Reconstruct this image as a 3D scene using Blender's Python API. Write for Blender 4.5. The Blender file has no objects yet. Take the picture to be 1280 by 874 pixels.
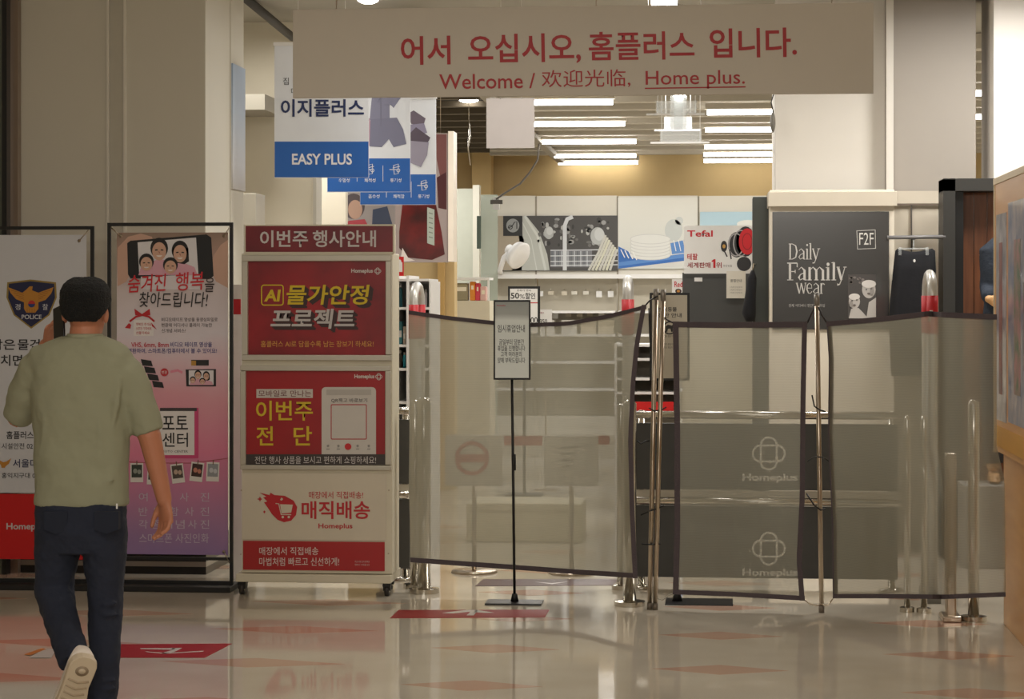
import bpy, bmesh, math, random
from mathutils import Vector, Matrix
random.seed(7)
SC = bpy.context.scene
COL = SC.collection
# ---------------------------------------------------------------- camera
F = 2800.0; TH = math.atan(260 / F); HZ = 375.0; EYE = 1.62
cd = bpy.data.cameras.new('camera'); cam = bpy.data.objects.new('camera', cd); COL.objects.link(cam)
cd.sensor_width = 36.0; cd.lens = F / 1280 * 36.0; cd.shift_y = -(437 - HZ) / 1280
cd.clip_end = 200
cam.location = (0, 0, EYE); cam.rotation_euler = (math.pi / 2, 0, TH)
SC.camera = cam
# ---------------------------------------------------------------- world, exposure
SC.view_settings.view_transform = 'Standard'; SC.view_settings.look = 'None'
SC.view_settings.gamma = 1.0; SC.view_settings.use_curve_mapping = False
SC.view_settings.exposure = 0.0
w = bpy.data.worlds.new('world'); SC.world = w; w.use_nodes = True
w.node_tree.nodes['Background'].inputs[0].default_value = (1.0, .97, .9, 1)
w.node_tree.nodes['Background'].inputs[1].default_value = 0.115
# ---------------------------------------------------------------- lights (ceiling luminaires and added fill)
def area(x, y, z, sx, sy, p, col, rot=(0, 0, 0), spread=180):
    l = bpy.data.lights.new('ceiling_and_fill_light', 'AREA'); l.shape = 'RECTANGLE'; l.size = sx; l.size_y = sy
    l.energy = p; l.color = col; l.spread = math.radians(spread)
    o = bpy.data.objects.new('ceiling_and_fill_light', l); o.location = (x, y, z); o.rotation_euler = rot; COL.objects.link(o)
    return o
WARM = (1, .95, .87); NEUT = (1, .97, .92); COOL = (1, .98, .95)
# hall in front of the shop: dim
area(-1.0, 5.6, 3.5, 3.0, .5, 40, WARM)
area(1.5, 2.0, 3.5, 3.0, .5, 40, WARM)
area(-1.5, 9.4, 3.5, 3.0, .4, 20, WARM)
area(-0.5, -2.0, 3.4, 5.0, .6, 205, WARM, (math.radians(50), 0, 0))  # unseen lamp added behind the camera to light surfaces facing it
# shop entrance downlights, just inside the gates; leftmost added to brighten the cream wall
for lx, ly, lp in ((-3.25, 14.7, 22), (-1.3, 13.0, 27), (0.4, 13.1, 26), (1.9, 13.2, 30)):
    area(lx, ly, 3.5, .5, .5, lp, NEUT)
# shop interior
for ly in (16.5, 20.0, 23.5, 27.0):
    for lx in (-4.0, -0.6, 3.0):
        area(lx, ly, 3.42, 2.4, .3, 52, COOL)
# ---------------------------------------------------------------- projection helpers (photo pixels <-> planes of constant Y)
CT, ST = math.cos(TH), math.sin(TH)
def P(px, py, Y):
    u = (px - 640) / F; v = (HZ - py) / F
    dx = u * CT - ST; dy = u * ST + CT
    t = Y / dy
    return Vector((dx * t, Y, EYE + v * t))
def xw(px, Y): return P(px, 375, Y).x
def FY(px, py):                     # world Y of a floor point
    u = (px - 640) / F
    return EYE * F / (py - HZ) * (u * ST + CT)
def FP(px, py):
    p = P(px, py, FY(px, py)); p.z = 0; return p
# ---------------------------------------------------------------- materials
def lin(c):
    c = c / 255.0
    return c / 12.92 if c <= .04045 else ((c + .055) / 1.055) ** 2.4
_M = {}
def M(r, g, b, rough=.55, metal=0., nz=.05, scale=9., bump=0., coat=0., emit=0., alpha=1., bscale=None, name=None):
    k = (r, g, b, rough, metal, nz, scale, bump, coat, emit, alpha, bscale)
    if k in _M: return _M[k]
    m = bpy.data.materials.new(name or 'painted_%d_%d_%d' % (r, g, b)); m.use_nodes = True
    nt = m.node_tree; N = nt.nodes; L = nt.links; B = N['Principled BSDF']
    B.inputs['Roughness'].default_value = rough; B.inputs['Metallic'].default_value = metal
    tc = N.new('ShaderNodeTexCoord'); no = N.new('ShaderNodeTexNoise'); no.inputs['Scale'].default_value = scale
    no.inputs['Detail'].default_value = 4
    L.new(tc.outputs['Object'], no.inputs['Vector'])
    mr = N.new('ShaderNodeMapRange'); mr.inputs['To Min'].default_value = 1 - nz; mr.inputs['To Max'].default_value = 1 + nz
    L.new(no.outputs['Fac'], mr.inputs['Value'])
    mx = N.new('ShaderNodeVectorMath'); mx.operation = 'SCALE'; mx.inputs[0].default_value = (lin(r), lin(g), lin(b))
    L.new(mr.outputs['Result'], mx.inputs['Scale']); L.new(mx.outputs[0], B.inputs['Base Color'])
    if bump:
        n2 = N.new('ShaderNodeTexNoise'); n2.inputs['Scale'].default_value = bscale or 60; L.new(tc.outputs['Object'], n2.inputs['Vector'])
        bp = N.new('ShaderNodeBump'); bp.inputs['Strength'].default_value = bump; bp.inputs['Distance'].default_value = .02
        L.new(n2.outputs['Fac'], bp.inputs['Height']); L.new(bp.outputs['Normal'], B.inputs['Normal'])
    if coat: B.inputs['Coat Weight'].default_value = coat; B.inputs['Coat Roughness'].default_value = .08
    if emit:
        B.inputs['Emission Color'].default_value = (1, .97, .92, 1); B.inputs['Emission Strength'].default_value = emit
    if alpha < 1: B.inputs['Alpha'].default_value = alpha
    _M[k] = m
    return m
def nodes_of(name):
    m = bpy.data.materials.new(name); m.use_nodes = True
    return m, m.node_tree.nodes, m.node_tree.links, m.node_tree.nodes['Principled BSDF']
def PR(r, g, b): return M(r, g, b, .5, nz=.03)
CHROME = M(205, 200, 190, .16, 1.0); STEEL = M(190, 176, 158, .28, 1.0, name='brushed_steel')
BLACK = M(16, 16, 17, .42); IRON = M(20, 19, 19, .5)
CREAM = M(216, 208, 186, .45, nz=.06); ALU = M(196, 190, 176, .35, .35)
RED = PR(196, 34, 40); WHITE = M(232, 230, 226, .5); LGREY = M(200, 198, 194, .5)
def gradient_mat(name, stops, axis=2, rough=.45, extra=None):
    m, N, L, B = nodes_of(name)
    tc = N.new('ShaderNodeTexCoord'); sp = N.new('ShaderNodeSeparateXYZ'); L.new(tc.outputs['Generated'], sp.inputs[0])
    cr = N.new('ShaderNodeValToRGB'); e = cr.color_ramp.elements
    while len(e) > 2: e.remove(e[-1])
    for i, (p, c) in enumerate(stops):
        el = e[i] if i < 2 else e.new(p)
        el.position = p
    for i, (p, c) in enumerate(stops):
        cr.color_ramp.elements[i].color = (lin(c[0]), lin(c[1]), lin(c[2]), 1)
    no = N.new('ShaderNodeTexNoise'); no.inputs['Scale'].default_value = 3
    L.new(tc.outputs['Object'], no.inputs['Vector'])
    ad = N.new('ShaderNodeMath'); ad.operation = 'MULTIPLY_ADD'; ad.inputs[1].default_value = .12; ad.inputs[2].default_value = -.06
    L.new(no.outputs['Fac'], ad.inputs[0])
    a2 = N.new('ShaderNodeMath'); L.new(sp.outputs[axis], a2.inputs[0]); L.new(ad.outputs[0], a2.inputs[1])
    L.new(a2.outputs[0], cr.inputs[0]); L.new(cr.outputs[0], B.inputs['Base Color']); B.inputs['Roughness'].default_value = rough
    return m
def mottled(name, c1, c2, scale, rough=.3, coat=0., contrast=(.35, .65), stretch=(1, 1, 1)):
    m, N, L, B = nodes_of(name)
    tc = N.new('ShaderNodeTexCoord'); mp = N.new('ShaderNodeMapping'); mp.inputs['Scale'].default_value = stretch
    L.new(tc.outputs['Object'], mp.inputs[0])
    no = N.new('ShaderNodeTexNoise'); no.inputs['Scale'].default_value = scale; no.inputs['Detail'].default_value = 5
    L.new(mp.outputs[0], no.inputs['Vector'])
    cr = N.new('ShaderNodeValToRGB'); cr.color_ramp.elements[0].position = contrast[0]; cr.color_ramp.elements[1].position = contrast[1]
    cr.color_ramp.elements[0].color = (*[lin(c) for c in c1], 1); cr.color_ramp.elements[1].color = (*[lin(c) for c in c2], 1)
    L.new(no.outputs['Fac'], cr.inputs[0]); L.new(cr.outputs[0], B.inputs['Base Color'])
    B.inputs['Roughness'].default_value = rough; B.inputs['Coat Weight'].default_value = coat; B.inputs['Coat Roughness'].default_value = .05
    return m
def floor_mat(name, c1, c2):
    m, N, L, B = nodes_of(name)
    tc = N.new('ShaderNodeTexCoord')
    n1 = N.new('ShaderNodeTexNoise'); n1.inputs['Scale'].default_value = 1.1; n1.inputs['Detail'].default_value = 3
    n2 = N.new('ShaderNodeTexNoise'); n2.inputs['Scale'].default_value = 160; n2.inputs['Detail'].default_value = 2
    L.new(tc.outputs['Object'], n1.inputs[0]); L.new(tc.outputs['Object'], n2.inputs[0])
    ad = N.new('ShaderNodeMath'); ad.operation = 'MULTIPLY_ADD'; ad.inputs[1].default_value = .35
    L.new(n2.outputs['Fac'], ad.inputs[0]); L.new(n1.outputs['Fac'], ad.inputs[2])
    cr = N.new('ShaderNodeValToRGB'); cr.color_ramp.elements[0].position = .45; cr.color_ramp.elements[1].position = .9
    cr.color_ramp.elements[0].color = (*[lin(c) for c in c1], 1); cr.color_ramp.elements[1].color = (*[lin(c) for c in c2], 1)
    L.new(ad.outputs[0], cr.inputs[0]); L.new(cr.outputs[0], B.inputs['Base Color'])
    rr = N.new('ShaderNodeMapRange'); rr.inputs['To Min'].default_value = .035; rr.inputs['To Max'].default_value = .085
    L.new(n1.outputs['Fac'], rr.inputs['Value']); L.new(rr.outputs[0], B.inputs['Roughness'])
    bp = N.new('ShaderNodeBump'); bp.inputs['Strength'].default_value = .12; bp.inputs['Distance'].default_value = .002
    n3 = N.new('ShaderNodeTexNoise'); n3.inputs['Scale'].default_value = 4.5; L.new(tc.outputs['Object'], n3.inputs[0])
    L.new(n3.outputs['Fac'], bp.inputs['Height']); L.new(bp.outputs['Normal'], B.inputs['Normal'])
    B.inputs['IOR'].default_value = 1.95
    return m
FLOORM = floor_mat('polished_terrazzo', (192, 181, 162), (216, 207, 190))
INLAYM = floor_mat('polished_rust_terrazzo', (192, 152, 130), (206, 172, 150))
def mesh_cloth(lo=.58, hi=.65):
    m, N, L, B = nodes_of('woven_screen_fabric')
    tc = N.new('ShaderNodeTexCoord')
    wv = N.new('ShaderNodeTexWave'); wv.bands_direction = 'Z'; wv.inputs['Scale'].default_value = 40; wv.inputs['Distortion'].default_value = 1.5
    wv.inputs['Detail'].default_value = 2; wv.inputs['Detail Scale'].default_value = 1.5
    mp = N.new('ShaderNodeMapping'); mp.inputs['Scale'].default_value = (.05, 1, 1)
    L.new(tc.outputs['Object'], mp.inputs[0]); L.new(mp.outputs[0], wv.inputs['Vector'])
    no = N.new('ShaderNodeTexNoise'); no.inputs['Scale'].default_value = 2.5; L.new(tc.outputs['Object'], no.inputs[0])
    mr = N.new('ShaderNodeMapRange'); mr.inputs['To Min'].default_value = lo; mr.inputs['To Max'].default_value = hi
    L.new(wv.outputs['Fac'], mr.inputs['Value'])
    B.inputs['Base Color'].default_value = (lin(140), lin(136), lin(119), 1); B.inputs['Roughness'].default_value = .6
    tl = N.new('ShaderNodeBsdfTranslucent'); tl.inputs[0].default_value = (lin(186), lin(182), lin(162), 1)
    m1 = N.new('ShaderNodeMixShader'); m1.inputs[0].default_value = .42
    L.new(B.outputs[0], m1.inputs[1]); L.new(tl.outputs[0], m1.inputs[2])
    tr = N.new('ShaderNodeBsdfTransparent'); m2 = N.new('ShaderNodeMixShader')
    L.new(mr.outputs[0], m2.inputs[0]); L.new(tr.outputs[0], m2.inputs[1]); L.new(m1.outputs[0], m2.inputs[2])
    L.new(m2.outputs[0], N['Material Output'].inputs[0])
    bp = N.new('ShaderNodeBump'); bp.inputs['Strength'].default_value = .3; bp.inputs['Distance'].default_value = .03
    L.new(no.outputs['Fac'], bp.inputs['Height']); L.new(bp.outputs['Normal'], B.inputs['Normal'])
    return m
CLOTH = mesh_cloth(); CLOTH_DENSE = mesh_cloth(.71, .77); CLOTH_THIN = mesh_cloth(.50, .56)
def clear_mat(name, col, op):
    m, N, L, B = nodes_of(name)
    B.inputs['Base Color'].default_value = (*[lin(c) for c in col], 1); B.inputs['Roughness'].default_value = .08
    tr = N.new('ShaderNodeBsdfTransparent'); mx = N.new('ShaderNodeMixShader'); mx.inputs[0].default_value = op
    L.new(tr.outputs[0], mx.inputs[1]); L.new(B.outputs[0], mx.inputs[2]); L.new(mx.outputs[0], N['Material Output'].inputs[0])
    return m
ACRYL = clear_mat('clear_acrylic', (230, 235, 235), .28)
GLASS = clear_mat('greenish_glass', (196, 206, 192), .55)
def wood_mat(name, c1, c2, scale=6, rough=.4, coat=.0, stretch=(8, 8, .6)):
    return mottled(name, c1, c2, scale, rough, coat, (.3, .7), stretch)
# ---------------------------------------------------------------- mesh builder
class MB:
    def __init__(s): s.v = []; s.f = []; s.mi = []; s.mats = []; s.cur = 0; s.smooth = []; s.sm = False
    def mat(s, m):
        if m not in s.mats: s.mats.append(m)
        s.cur = s.mats.index(m); return s
    def addf(s, idx): s.f.append(idx); s.mi.append(s.cur); s.smooth.append(s.sm)
    def face(s, pts):
        b = len(s.v); s.v += [tuple(p) for p in pts]; s.addf(list(range(b, b + len(pts)))); return s
    def box(s, x0, x1, y0, y1, z0, z1):
        b = len(s.v)
        s.v += [(x, y, z) for z in (z0, z1) for y in (y0, y1) for x in (x0, x1)]
        for q in ((0, 2, 3, 1), (4, 5, 7, 6), (0, 1, 5, 4), (2, 6, 7, 3), (0, 4, 6, 2), (1, 3, 7, 5)): s.addf([b + i for i in q])
        return s
    def pbox(s, px0, py0, px1, py1, Y, d, off=0):          # front face given in photo pixels on plane Y
        a = P(px0, py0, Y); c = P(px1, py1, Y)
        return s.box(min(a.x, c.x), max(a.x, c.x), Y + off, Y + off + d, min(a.z, c.z), max(a.z, c.z))
    def prism(s, pts, d, Y=None):                          # pts world points on a plane of const Y, extruded back by d
        n = len(pts); b = len(s.v)
        s.v += [tuple(p) for p in pts] + [(p[0], p[1] + d, p[2]) for p in pts]
        s.addf(list(range(b, b + n))); s.addf(list(range(b + 2 * n - 1, b + n - 1, -1)))
        for i in range(n):
            j = (i + 1) % n; s.addf([b + i, b + n + i, b + n + j, b + j])
        return s
    def ring_loft(s, rings, cap=True, sm=True):
        s.sm = sm; n = len(rings[0]); b = len(s.v)
        for r in rings: s.v += [tuple(p) for p in r]
        for k in range(len(rings) - 1):
            for i in range(n):
                j = (i + 1) % n
                s.addf([b + k * n + i, b + k * n + j, b + (k + 1) * n + j, b + (k + 1) * n + i])
        if cap:
            s.addf([b + i for i in range(n - 1, -1, -1)]); s.addf([b + (len(rings) - 1) * n + i for i in range(n)])
        s.sm = False
        return s
    def tube(s, pts, r, n=10, cap=True):
        pts = [Vector(p) for p in pts]; R = r if isinstance(r, (list, tuple)) else [r] * len(pts)
        rings = []; up = None
        for i, p in enumerate(pts):
            d = (pts[min(i + 1, len(pts) - 1)] - pts[max(i - 1, 0)]).normalized()
            if up is None:
                up = Vector((1, 0, 0)) if abs(d.x) < .8 else Vector((0, 1, 0))
            a = (up - d * up.dot(d)).normalized(); up = a; c = d.cross(a)
            rings.append([p + (a * math.cos(t) + c * math.sin(t)) * R[i] for t in [2 * math.pi * k / n for k in range(n)]])
        return s.ring_loft(rings, cap)
    def hloft(s, secs, n=24, e=2.0, sm=True):                       # horizontal elliptic sections (center, rx, ry)
        rings = []
        for c, rx, ry in secs:
            ring = []
            for k in range(n):
                t = 2 * math.pi * k / n; ct, st = math.cos(t), math.sin(t)
                ring.append((c[0] + rx * math.copysign(abs(ct) ** (2 / e), ct), c[1] + ry * math.copysign(abs(st) ** (2 / e), st), c[2]))
            rings.append(ring)
        return s.ring_loft(rings, sm=sm)
    def ball(s, c, r, n=14, m=9):
        if not isinstance(r, (list, tuple)): r = (r, r, r)
        rings = []
        for i in range(1, m):
            a = -math.pi / 2 + math.pi * i / m
            rings.append([(c[0] + r[0] * math.cos(a) * math.cos(2 * math.pi * k / n), c[1] + r[1] * math.cos(a) * math.sin(2 * math.pi * k / n), c[2] + r[2] * math.sin(a)) for k in range(n)])
        return s.ring_loft(rings)
    # print on a plane, photo pixels
    def poly(s, pts, Y, k=1): return s.face([P(x, y, Y - .0007 * k) for x, y in pts])
    def rect(s, x0, y0, x1, y1, Y, k=1): return s.poly([(x0, y1), (x1, y1), (x1, y0), (x0, y0)], Y, k)
    def disc(s, cx, cy, rx, ry, Y, k=1, n=20, a0=0, a1=360):
        return s.poly([(cx + rx * math.cos(math.radians(a0 + (a1 - a0) * i / n)), cy + ry * math.sin(math.radians(a0 + (a1 - a0) * i / n))) for i in range(n if a1 - a0 == 360 else n + 1)], Y, k)
    def rrect(s, x0, y0, x1, y1, r, Y, k=1):
        pts = []
        for cx, cy, a in ((x1 - r, y1 - r, 0), (x0 + r, y1 - r, 90), (x0 + r, y0 + r, 180), (x1 - r, y0 + r, 270)):
            pts += [(cx + r * math.cos(math.radians(a + 22.5 * i)), cy + r * math.sin(math.radians(a + 22.5 * i))) for i in range(5)]
        return s.poly(pts, Y, k)
    def stroke(s, pts, wd, Y, k=1, closed=False):
        n = len(pts); L_, R_ = [], []
        for i in range(n):
            if closed: a, c = pts[i - 1], pts[(i + 1) % n]
            else: a, c = pts[max(i - 1, 0)], pts[min(i + 1, n - 1)]
            dx, dy = c[0] - a[0], c[1] - a[1]; l = math.hypot(dx, dy) or 1
            ww = (wd[i] if isinstance(wd, (list, tuple)) else wd) / 2
            L_.append((pts[i][0] - dy / l * ww, pts[i][1] + dx / l * ww)); R_.append((pts[i][0] + dy / l * ww, pts[i][1] - dx / l * ww))
        for i in range(n if closed else n - 1):
            j = (i + 1) % n; s.poly([L_[i], L_[j], R_[j], R_[i]], Y, k)
        return s
    def rrstroke(s, x0, y0, x1, y1, r, wd, Y, k=1):
        pts = []
        for cx, cy, a in ((x1 - r, y1 - r, 0), (x0 + r, y1 - r, 90), (x0 + r, y0 + r, 180), (x1 - r, y0 + r, 270)):
            pts += [(cx + r * math.cos(math.radians(a + 22.5 * i)), cy + r * math.sin(math.radians(a + 22.5 * i))) for i in range(5)]
        return s.stroke(pts, wd, Y, k, True)
    def ring(s, cx, cy, r, wd, Y, k=1, ry=None, n=28, a0=0, a1=360):
        ry = ry or r; full = a1 - a0 == 360
        return s.stroke([(cx + r * math.cos(math.radians(a0 + (a1 - a0) * i / n)), cy + ry * math.sin(math.radians(a0 + (a1 - a0) * i / n))) for i in range(n if full else n + 1)], wd, Y, k, full)
    def build(s, name, root=None, m=None, loc=None, bevel=0, **kw):
        me = bpy.data.meshes.new(name)
        o = bpy.data.objects.new(name, me)
        if root is not None: base = root_pos(root)
        else: base = Vector(loc) if loc is not None else Vector((0, 0, 0))
        me.from_pydata([(a - base.x, b - base.y, c - base.z) for a, b, c in s.v], [], s.f)
        for mm in (s.mats or [m]): me.materials.append(mm)
        me.polygons.foreach_set('material_index', s.mi); me.polygons.foreach_set('use_smooth', s.smooth); me.update()
        if root is not None: o.parent = root
        else: o.location = base
        COL.objects.link(o)
        if bevel:
            b = o.modifiers.new('soft_edges', 'BEVEL'); b.width = bevel; b.segments = 2; b.limit_method = 'ANGLE'
        for k_, v_ in kw.items(): o[k_] = v_
        return o
def root_pos(o):
    p = Vector((0, 0, 0))
    while o is not None: p += o.location; o = o.parent
    return p
def fix(o, m):                                             # meshes built with no explicit material list
    return o
def thing(name, label, cat, loc, group=None):
    o = bpy.data.objects.new(name, None); COL.objects.link(o); o.empty_display_size = .1
    o.location = loc; o['label'] = label; o['category'] = cat
    if group: o['group'] = group
    return o
def tag(o, label, cat, group=None):
    o['label'] = label; o['category'] = cat
    if group: o['group'] = group
    return o
def structure(o): o['kind'] = 'structure'; return o
def dup(r, dx, dy, dz, label=None, group=None):
    def cp(o, par):
        c = o.copy(); COL.objects.link(c); c.parent = par
        for ch in [x for x in bpy.data.objects if x.parent == o]: cp(ch, c)
        return c
    c = cp(r, None); c.location = r.location + Vector((dx, dy, dz))
    if label: c['label'] = label
    if group: c['group'] = group
    return c
def text(root, body, x0, y0, x1, y1, Y, col, off=0., k=3, name='lettering', shear=0., res=3, rot=0.):
    cu = bpy.data.curves.new('lettering', 'FONT'); cu.body = body; cu.offset = off; cu.resolution_u = res
    tmp = bpy.data.objects.new('lettering', cu); me = bpy.data.meshes.new_from_object(tmp)
    bpy.data.objects.remove(tmp); bpy.data.curves.remove(cu)
    vs = [(v.co.x + shear * v.co.y, v.co.y) for v in me.vertices]
    xa = min(v[0] for v in vs); xb = max(v[0] for v in vs); ya = min(v[1] for v in vs); yb = max(v[1] for v in vs)
    base = root_pos(root); yy = Y - .0007 * k
    cx, cy = (x0 + x1) / 2, (y0 + y1) / 2; cr, sr = math.cos(rot), math.sin(rot)
    for v, (a, b) in zip(me.vertices, vs):
        px = x0 + (a - xa) / (xb - xa) * (x1 - x0) - cx; py = y1 - (b - ya) / (yb - ya) * (y1 - y0) - cy
        v.co = P(cx + px * cr - py * sr, cy + px * sr + py * cr, yy) - base
    me.materials.clear(); me.materials.append(col if not isinstance(col, tuple) else PR(*col))
    me.polygons.foreach_set('material_index', [0] * len(me.polygons))
    o = bpy.data.objects.new(name, me); o.parent = root; COL.objects.link(o)
    return o
def clover(mb, cx, cy, r, wd, Y, k=3):                     # the four-lobed outline mark
    mb.rrstroke(cx - r * .5, cy - r, cx + r * .5, cy + r, r * .48, wd, Y, k)
    mb.rrstroke(cx - r, cy - r * .5, cx + r, cy + r * .5, r * .48, wd, Y, k + 1)

# ================================================================ SETTING
mb = MB(); mb.mat(FLOORM).box(-9, 7, -6, 31, -.1, 0)
floor = structure(mb.build('floor'))
for a in range(-6, 6):
    for b in range(7, 20):
        cx = 1.04 * a + .0; cy = 1.0 * b + (.5 if a % 2 else 0) - .15
        if cy > 16: continue
        h = .3 if cx > -1.2 else .42; hd = .13; z = .0005
        mb = MB(); mb.mat(INLAYM)
        mb.face([(cx - h, cy, z), (cx, cy - hd, z), (cx + h, cy, z), (cx, cy + hd, z)])
        for q in range(4):
            c_ = [(cx - h, cy), (cx, cy - hd), (cx + h, cy), (cx, cy + hd)]
            p, r_ = c_[q], c_[(q + 1) % 4]
            mb.face([(p[0], p[1], -.01), (r_[0], r_[1], -.01), (r_[0], r_[1], z), (p[0], p[1], z)])
        mb.build('inlay_tile', floor)
mb = MB(); mb.mat(M(60, 50, 42, .6)); c = FP(1257, 780); mb.box(c.x - .003, c.x + .003, 6, c.y, -.01, .0012)
mb.build('floor_joint', floor)
mb = MB(); mb.mat(M(170, 164, 150, .8)).box(-9, 7, 14.2, 31, 3.62, 3.72)
ceiling = structure(mb.build('ceiling'))
mb = MB(); mb.mat(M(214, 206, 190, .8)).box(-9, 7, -6, 12.3, 3.75, 3.85)
structure(mb.build('ceiling'))
mb = MB(); mb.mat(M(214, 206, 190, .8)).box(-9, 7, 12.3, 14.2, 3.72, 3.82)
structure(mb.build('ceiling'))
YEL = M(202, 176, 126, .7, nz=.03)
mb = MB(); mb.mat(YEL).box(-9, 7, 30.0, 30.2, 0, 3.62); structure(mb.build('wall_back'))
mb = MB(); mb.mat(M(214, 204, 182, .7)).box(-9.1, -9, -6, 30, 0, 3.7); structure(mb.build('wall_left'))
mb = MB(); mb.mat(M(214, 204, 182, .7)).box(7, 7.1, -6, 30, 0, 3.7); structure(mb.build('wall_right'))
mb = MB(); mb.mat(M(200, 192, 176, .7)).box(-9, 7, -6.1, -6, 0, 3.75); structure(mb.build('wall_front'))
# open soffit of the shop: cross beams, gap shade put into dark panels
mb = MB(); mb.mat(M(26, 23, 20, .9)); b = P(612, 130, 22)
mb.box(-8.7, b.x + .1, 18.0, 29.5, 3.599, 3.619); mb.build('void_shade_panel', ceiling)
beamm = M(196, 188, 172, .6); darkm = M(70, 64, 54, .8)
beam = None
for i in range(15):
    y = 17.0 + i * .85
    xb_ = xw(612, y)
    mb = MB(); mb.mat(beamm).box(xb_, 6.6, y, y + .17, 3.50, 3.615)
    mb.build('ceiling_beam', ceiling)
    mb = MB(); mb.mat(M(96, 86, 70, .8)).box(-8.6, xb_ - .01, y, y + .12, 3.54, 3.598)  # left beams coloured darker to stand in for less tube light
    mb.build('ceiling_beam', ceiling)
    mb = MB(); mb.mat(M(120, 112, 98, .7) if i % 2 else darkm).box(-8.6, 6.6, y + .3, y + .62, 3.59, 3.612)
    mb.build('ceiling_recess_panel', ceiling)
for x0 in (-4.3, -2.15):
    mb = MB(); mb.mat(M(150, 140, 122, .6)).box(x0, x0 + .09, 15, 29.8, 3.44, 3.5); mb.build('cable_tray', ceiling)

# left pillar
PY = 13.0
pm = M(206, 200, 184, .55, nz=.04, scale=1.5, bump=.05, bscale=5)
X0, X1 = xw(13, PY), xw(257, PY)
mb = MB(); mb.mat(pm).box(X0, X1, PY, PY + .66, 0, 3.72); pil = structure(mb.build('pillar', loc=(X0, PY, 0), bevel=.004))
for px in (134, 155):
    mb = MB(); mb.mat(M(222, 216, 202, .45)).box(xw(px, PY), xw(px + 3, PY), PY - .012, PY + .005, 0, 3.72); mb.build('wall_seam_strip', pil)
mb = MB(); mb.mat(M(190, 184, 168, .5)).box(xw(138, PY), xw(155, PY), PY - .005, PY + .004, 0, 3.72); mb.build('recessed_strip', pil)
mb = MB(); mb.mat(M(30, 28, 27, .3)).box(xw(-60, PY) - .02, X1 + .006, PY - .015, PY + .6, 0, .20); structure(mb.build('baseboard_1'))
mb = MB(); mb.mat(M(150, 144, 132, .3)).box(xw(-60, PY), X1 + .007, PY - .018, PY + .5, .045, .075); structure(mb.build('trim_5'))
XS = xw(288.5, PY + .66)
mb = MB(); mb.mat(pm).box(XS - .5, XS, PY + .664, PY + 1.04, 0, 3.72); structure(mb.build('pillar', bevel=.004))
t = thing('wall_poster', 'pale blue landscape poster on the side of the left pillar', 'poster', (XS + .004, PY + .85, P(289, 236, PY + .67).z))
mb = MB(); mb.mat(gradient_mat('sky_print', [(0, (190, 184, 176)), (.2, (206, 206, 208)), (.6, (176, 190, 208)), (1, (150, 168, 192))])).box(XS + .001, XS + .012, PY + .67, PY + 1.03, P(289, 236, PY + .67).z, P(289, 79, PY + .67).z)
mb.build('printed_sheet', t)
t = thing('wall_cabinet', 'cream metal cabinet behind the right black banner frame', 'cabinet', Vector((xw(306, 14.8), 14.8, 0)))
MB().mat(M(206, 200, 186, .5)).box(xw(286, 14.8), xw(320, 14.8), 14.8, 15.1, 0, P(0, 243, 14.8).z).build('body', t, bevel=.004)
MB().mat(M(186, 180, 166, .5)).box(xw(290, 14.8), xw(316, 14.8), 14.79, 14.8, .1, P(0, 282, 14.8).z).build('door', t)
# far left mirror-like door edge
mb = MB(); mb.mat(M(120, 128, 122, .15, .6)).box(xw(-60, 12.9), xw(5, 12.9), 12.93, 12.98, 0, 3.72); structure(mb.build('window_1'))
mb = MB(); mb.mat(BLACK).box(xw(5, 12.9), xw(11, 12.9), 12.86, 12.98, 0, 3.72); structure(mb.build('trim_1'))
mb = MB(); mb.mat(M(150, 132, 116, .3, .5)).box(xw(11, 12.9), xw(20, 12.9), 12.93, 12.995, 0, 3.72); structure(mb.build('trim_2'))
# cream cross wall behind the banners
WY = 15.9
cw = M(216, 207, 186, .7, nz=.03)
mb = MB(); mb.mat(cw).box(xw(240, WY), xw(392, WY), WY, WY + .15, 0, 3.62); cwall = structure(mb.build('wall_1'))
mb = MB(); mb.mat(M(190, 184, 170, .6)).box(xw(392, WY), xw(396, WY), WY - .02, WY + .2, 0, 3.62); mb.build('corner_strip', cwall)
mb = MB(); mb.mat(M(150, 144, 130, .6)).pbox(270, 118, 331, 137, 15.2, .6); mb.build('wall_beam', cwall)
mb = MB(); mb.mat(M(226, 218, 200, .7)).box(xw(396, 17), xw(432, 17), 17.0, 17.1, 0, 3.62); structure(mb.build('wall_2'))
mb = MB(); mb.mat(M(60, 56, 50, .5)).tube([P(300, -8, 14.4), P(366, 47, 15.6)], .03, 8); tag(mb.build('ceiling_rail', loc=P(330, 20, 15)), 'dark sloping rail under the ceiling above the blue and white banner', 'rail')
# right column (two faces; the right one's shade is put into its colour)
CY = 15.0
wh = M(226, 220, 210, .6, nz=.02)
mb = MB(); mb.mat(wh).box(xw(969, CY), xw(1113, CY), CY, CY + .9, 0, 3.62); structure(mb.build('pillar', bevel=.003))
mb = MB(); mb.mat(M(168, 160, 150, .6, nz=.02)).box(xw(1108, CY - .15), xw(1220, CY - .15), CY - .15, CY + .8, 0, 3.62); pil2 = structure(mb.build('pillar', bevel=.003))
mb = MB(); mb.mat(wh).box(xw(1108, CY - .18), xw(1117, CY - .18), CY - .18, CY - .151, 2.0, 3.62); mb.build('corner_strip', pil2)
# bright far right column
mb = MB(); mb.mat(M(244, 238, 230, .6, nz=.01)).box(xw(1242, 14.62), xw(1242, 14.62) + 1.2, 14.62, 15.3, 0, 3.62); structure(mb.build('pillar', bevel=.003))
area(xw(1275, 13.8), 13.7, 3.6, .5, .3, 26, COOL)
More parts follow.
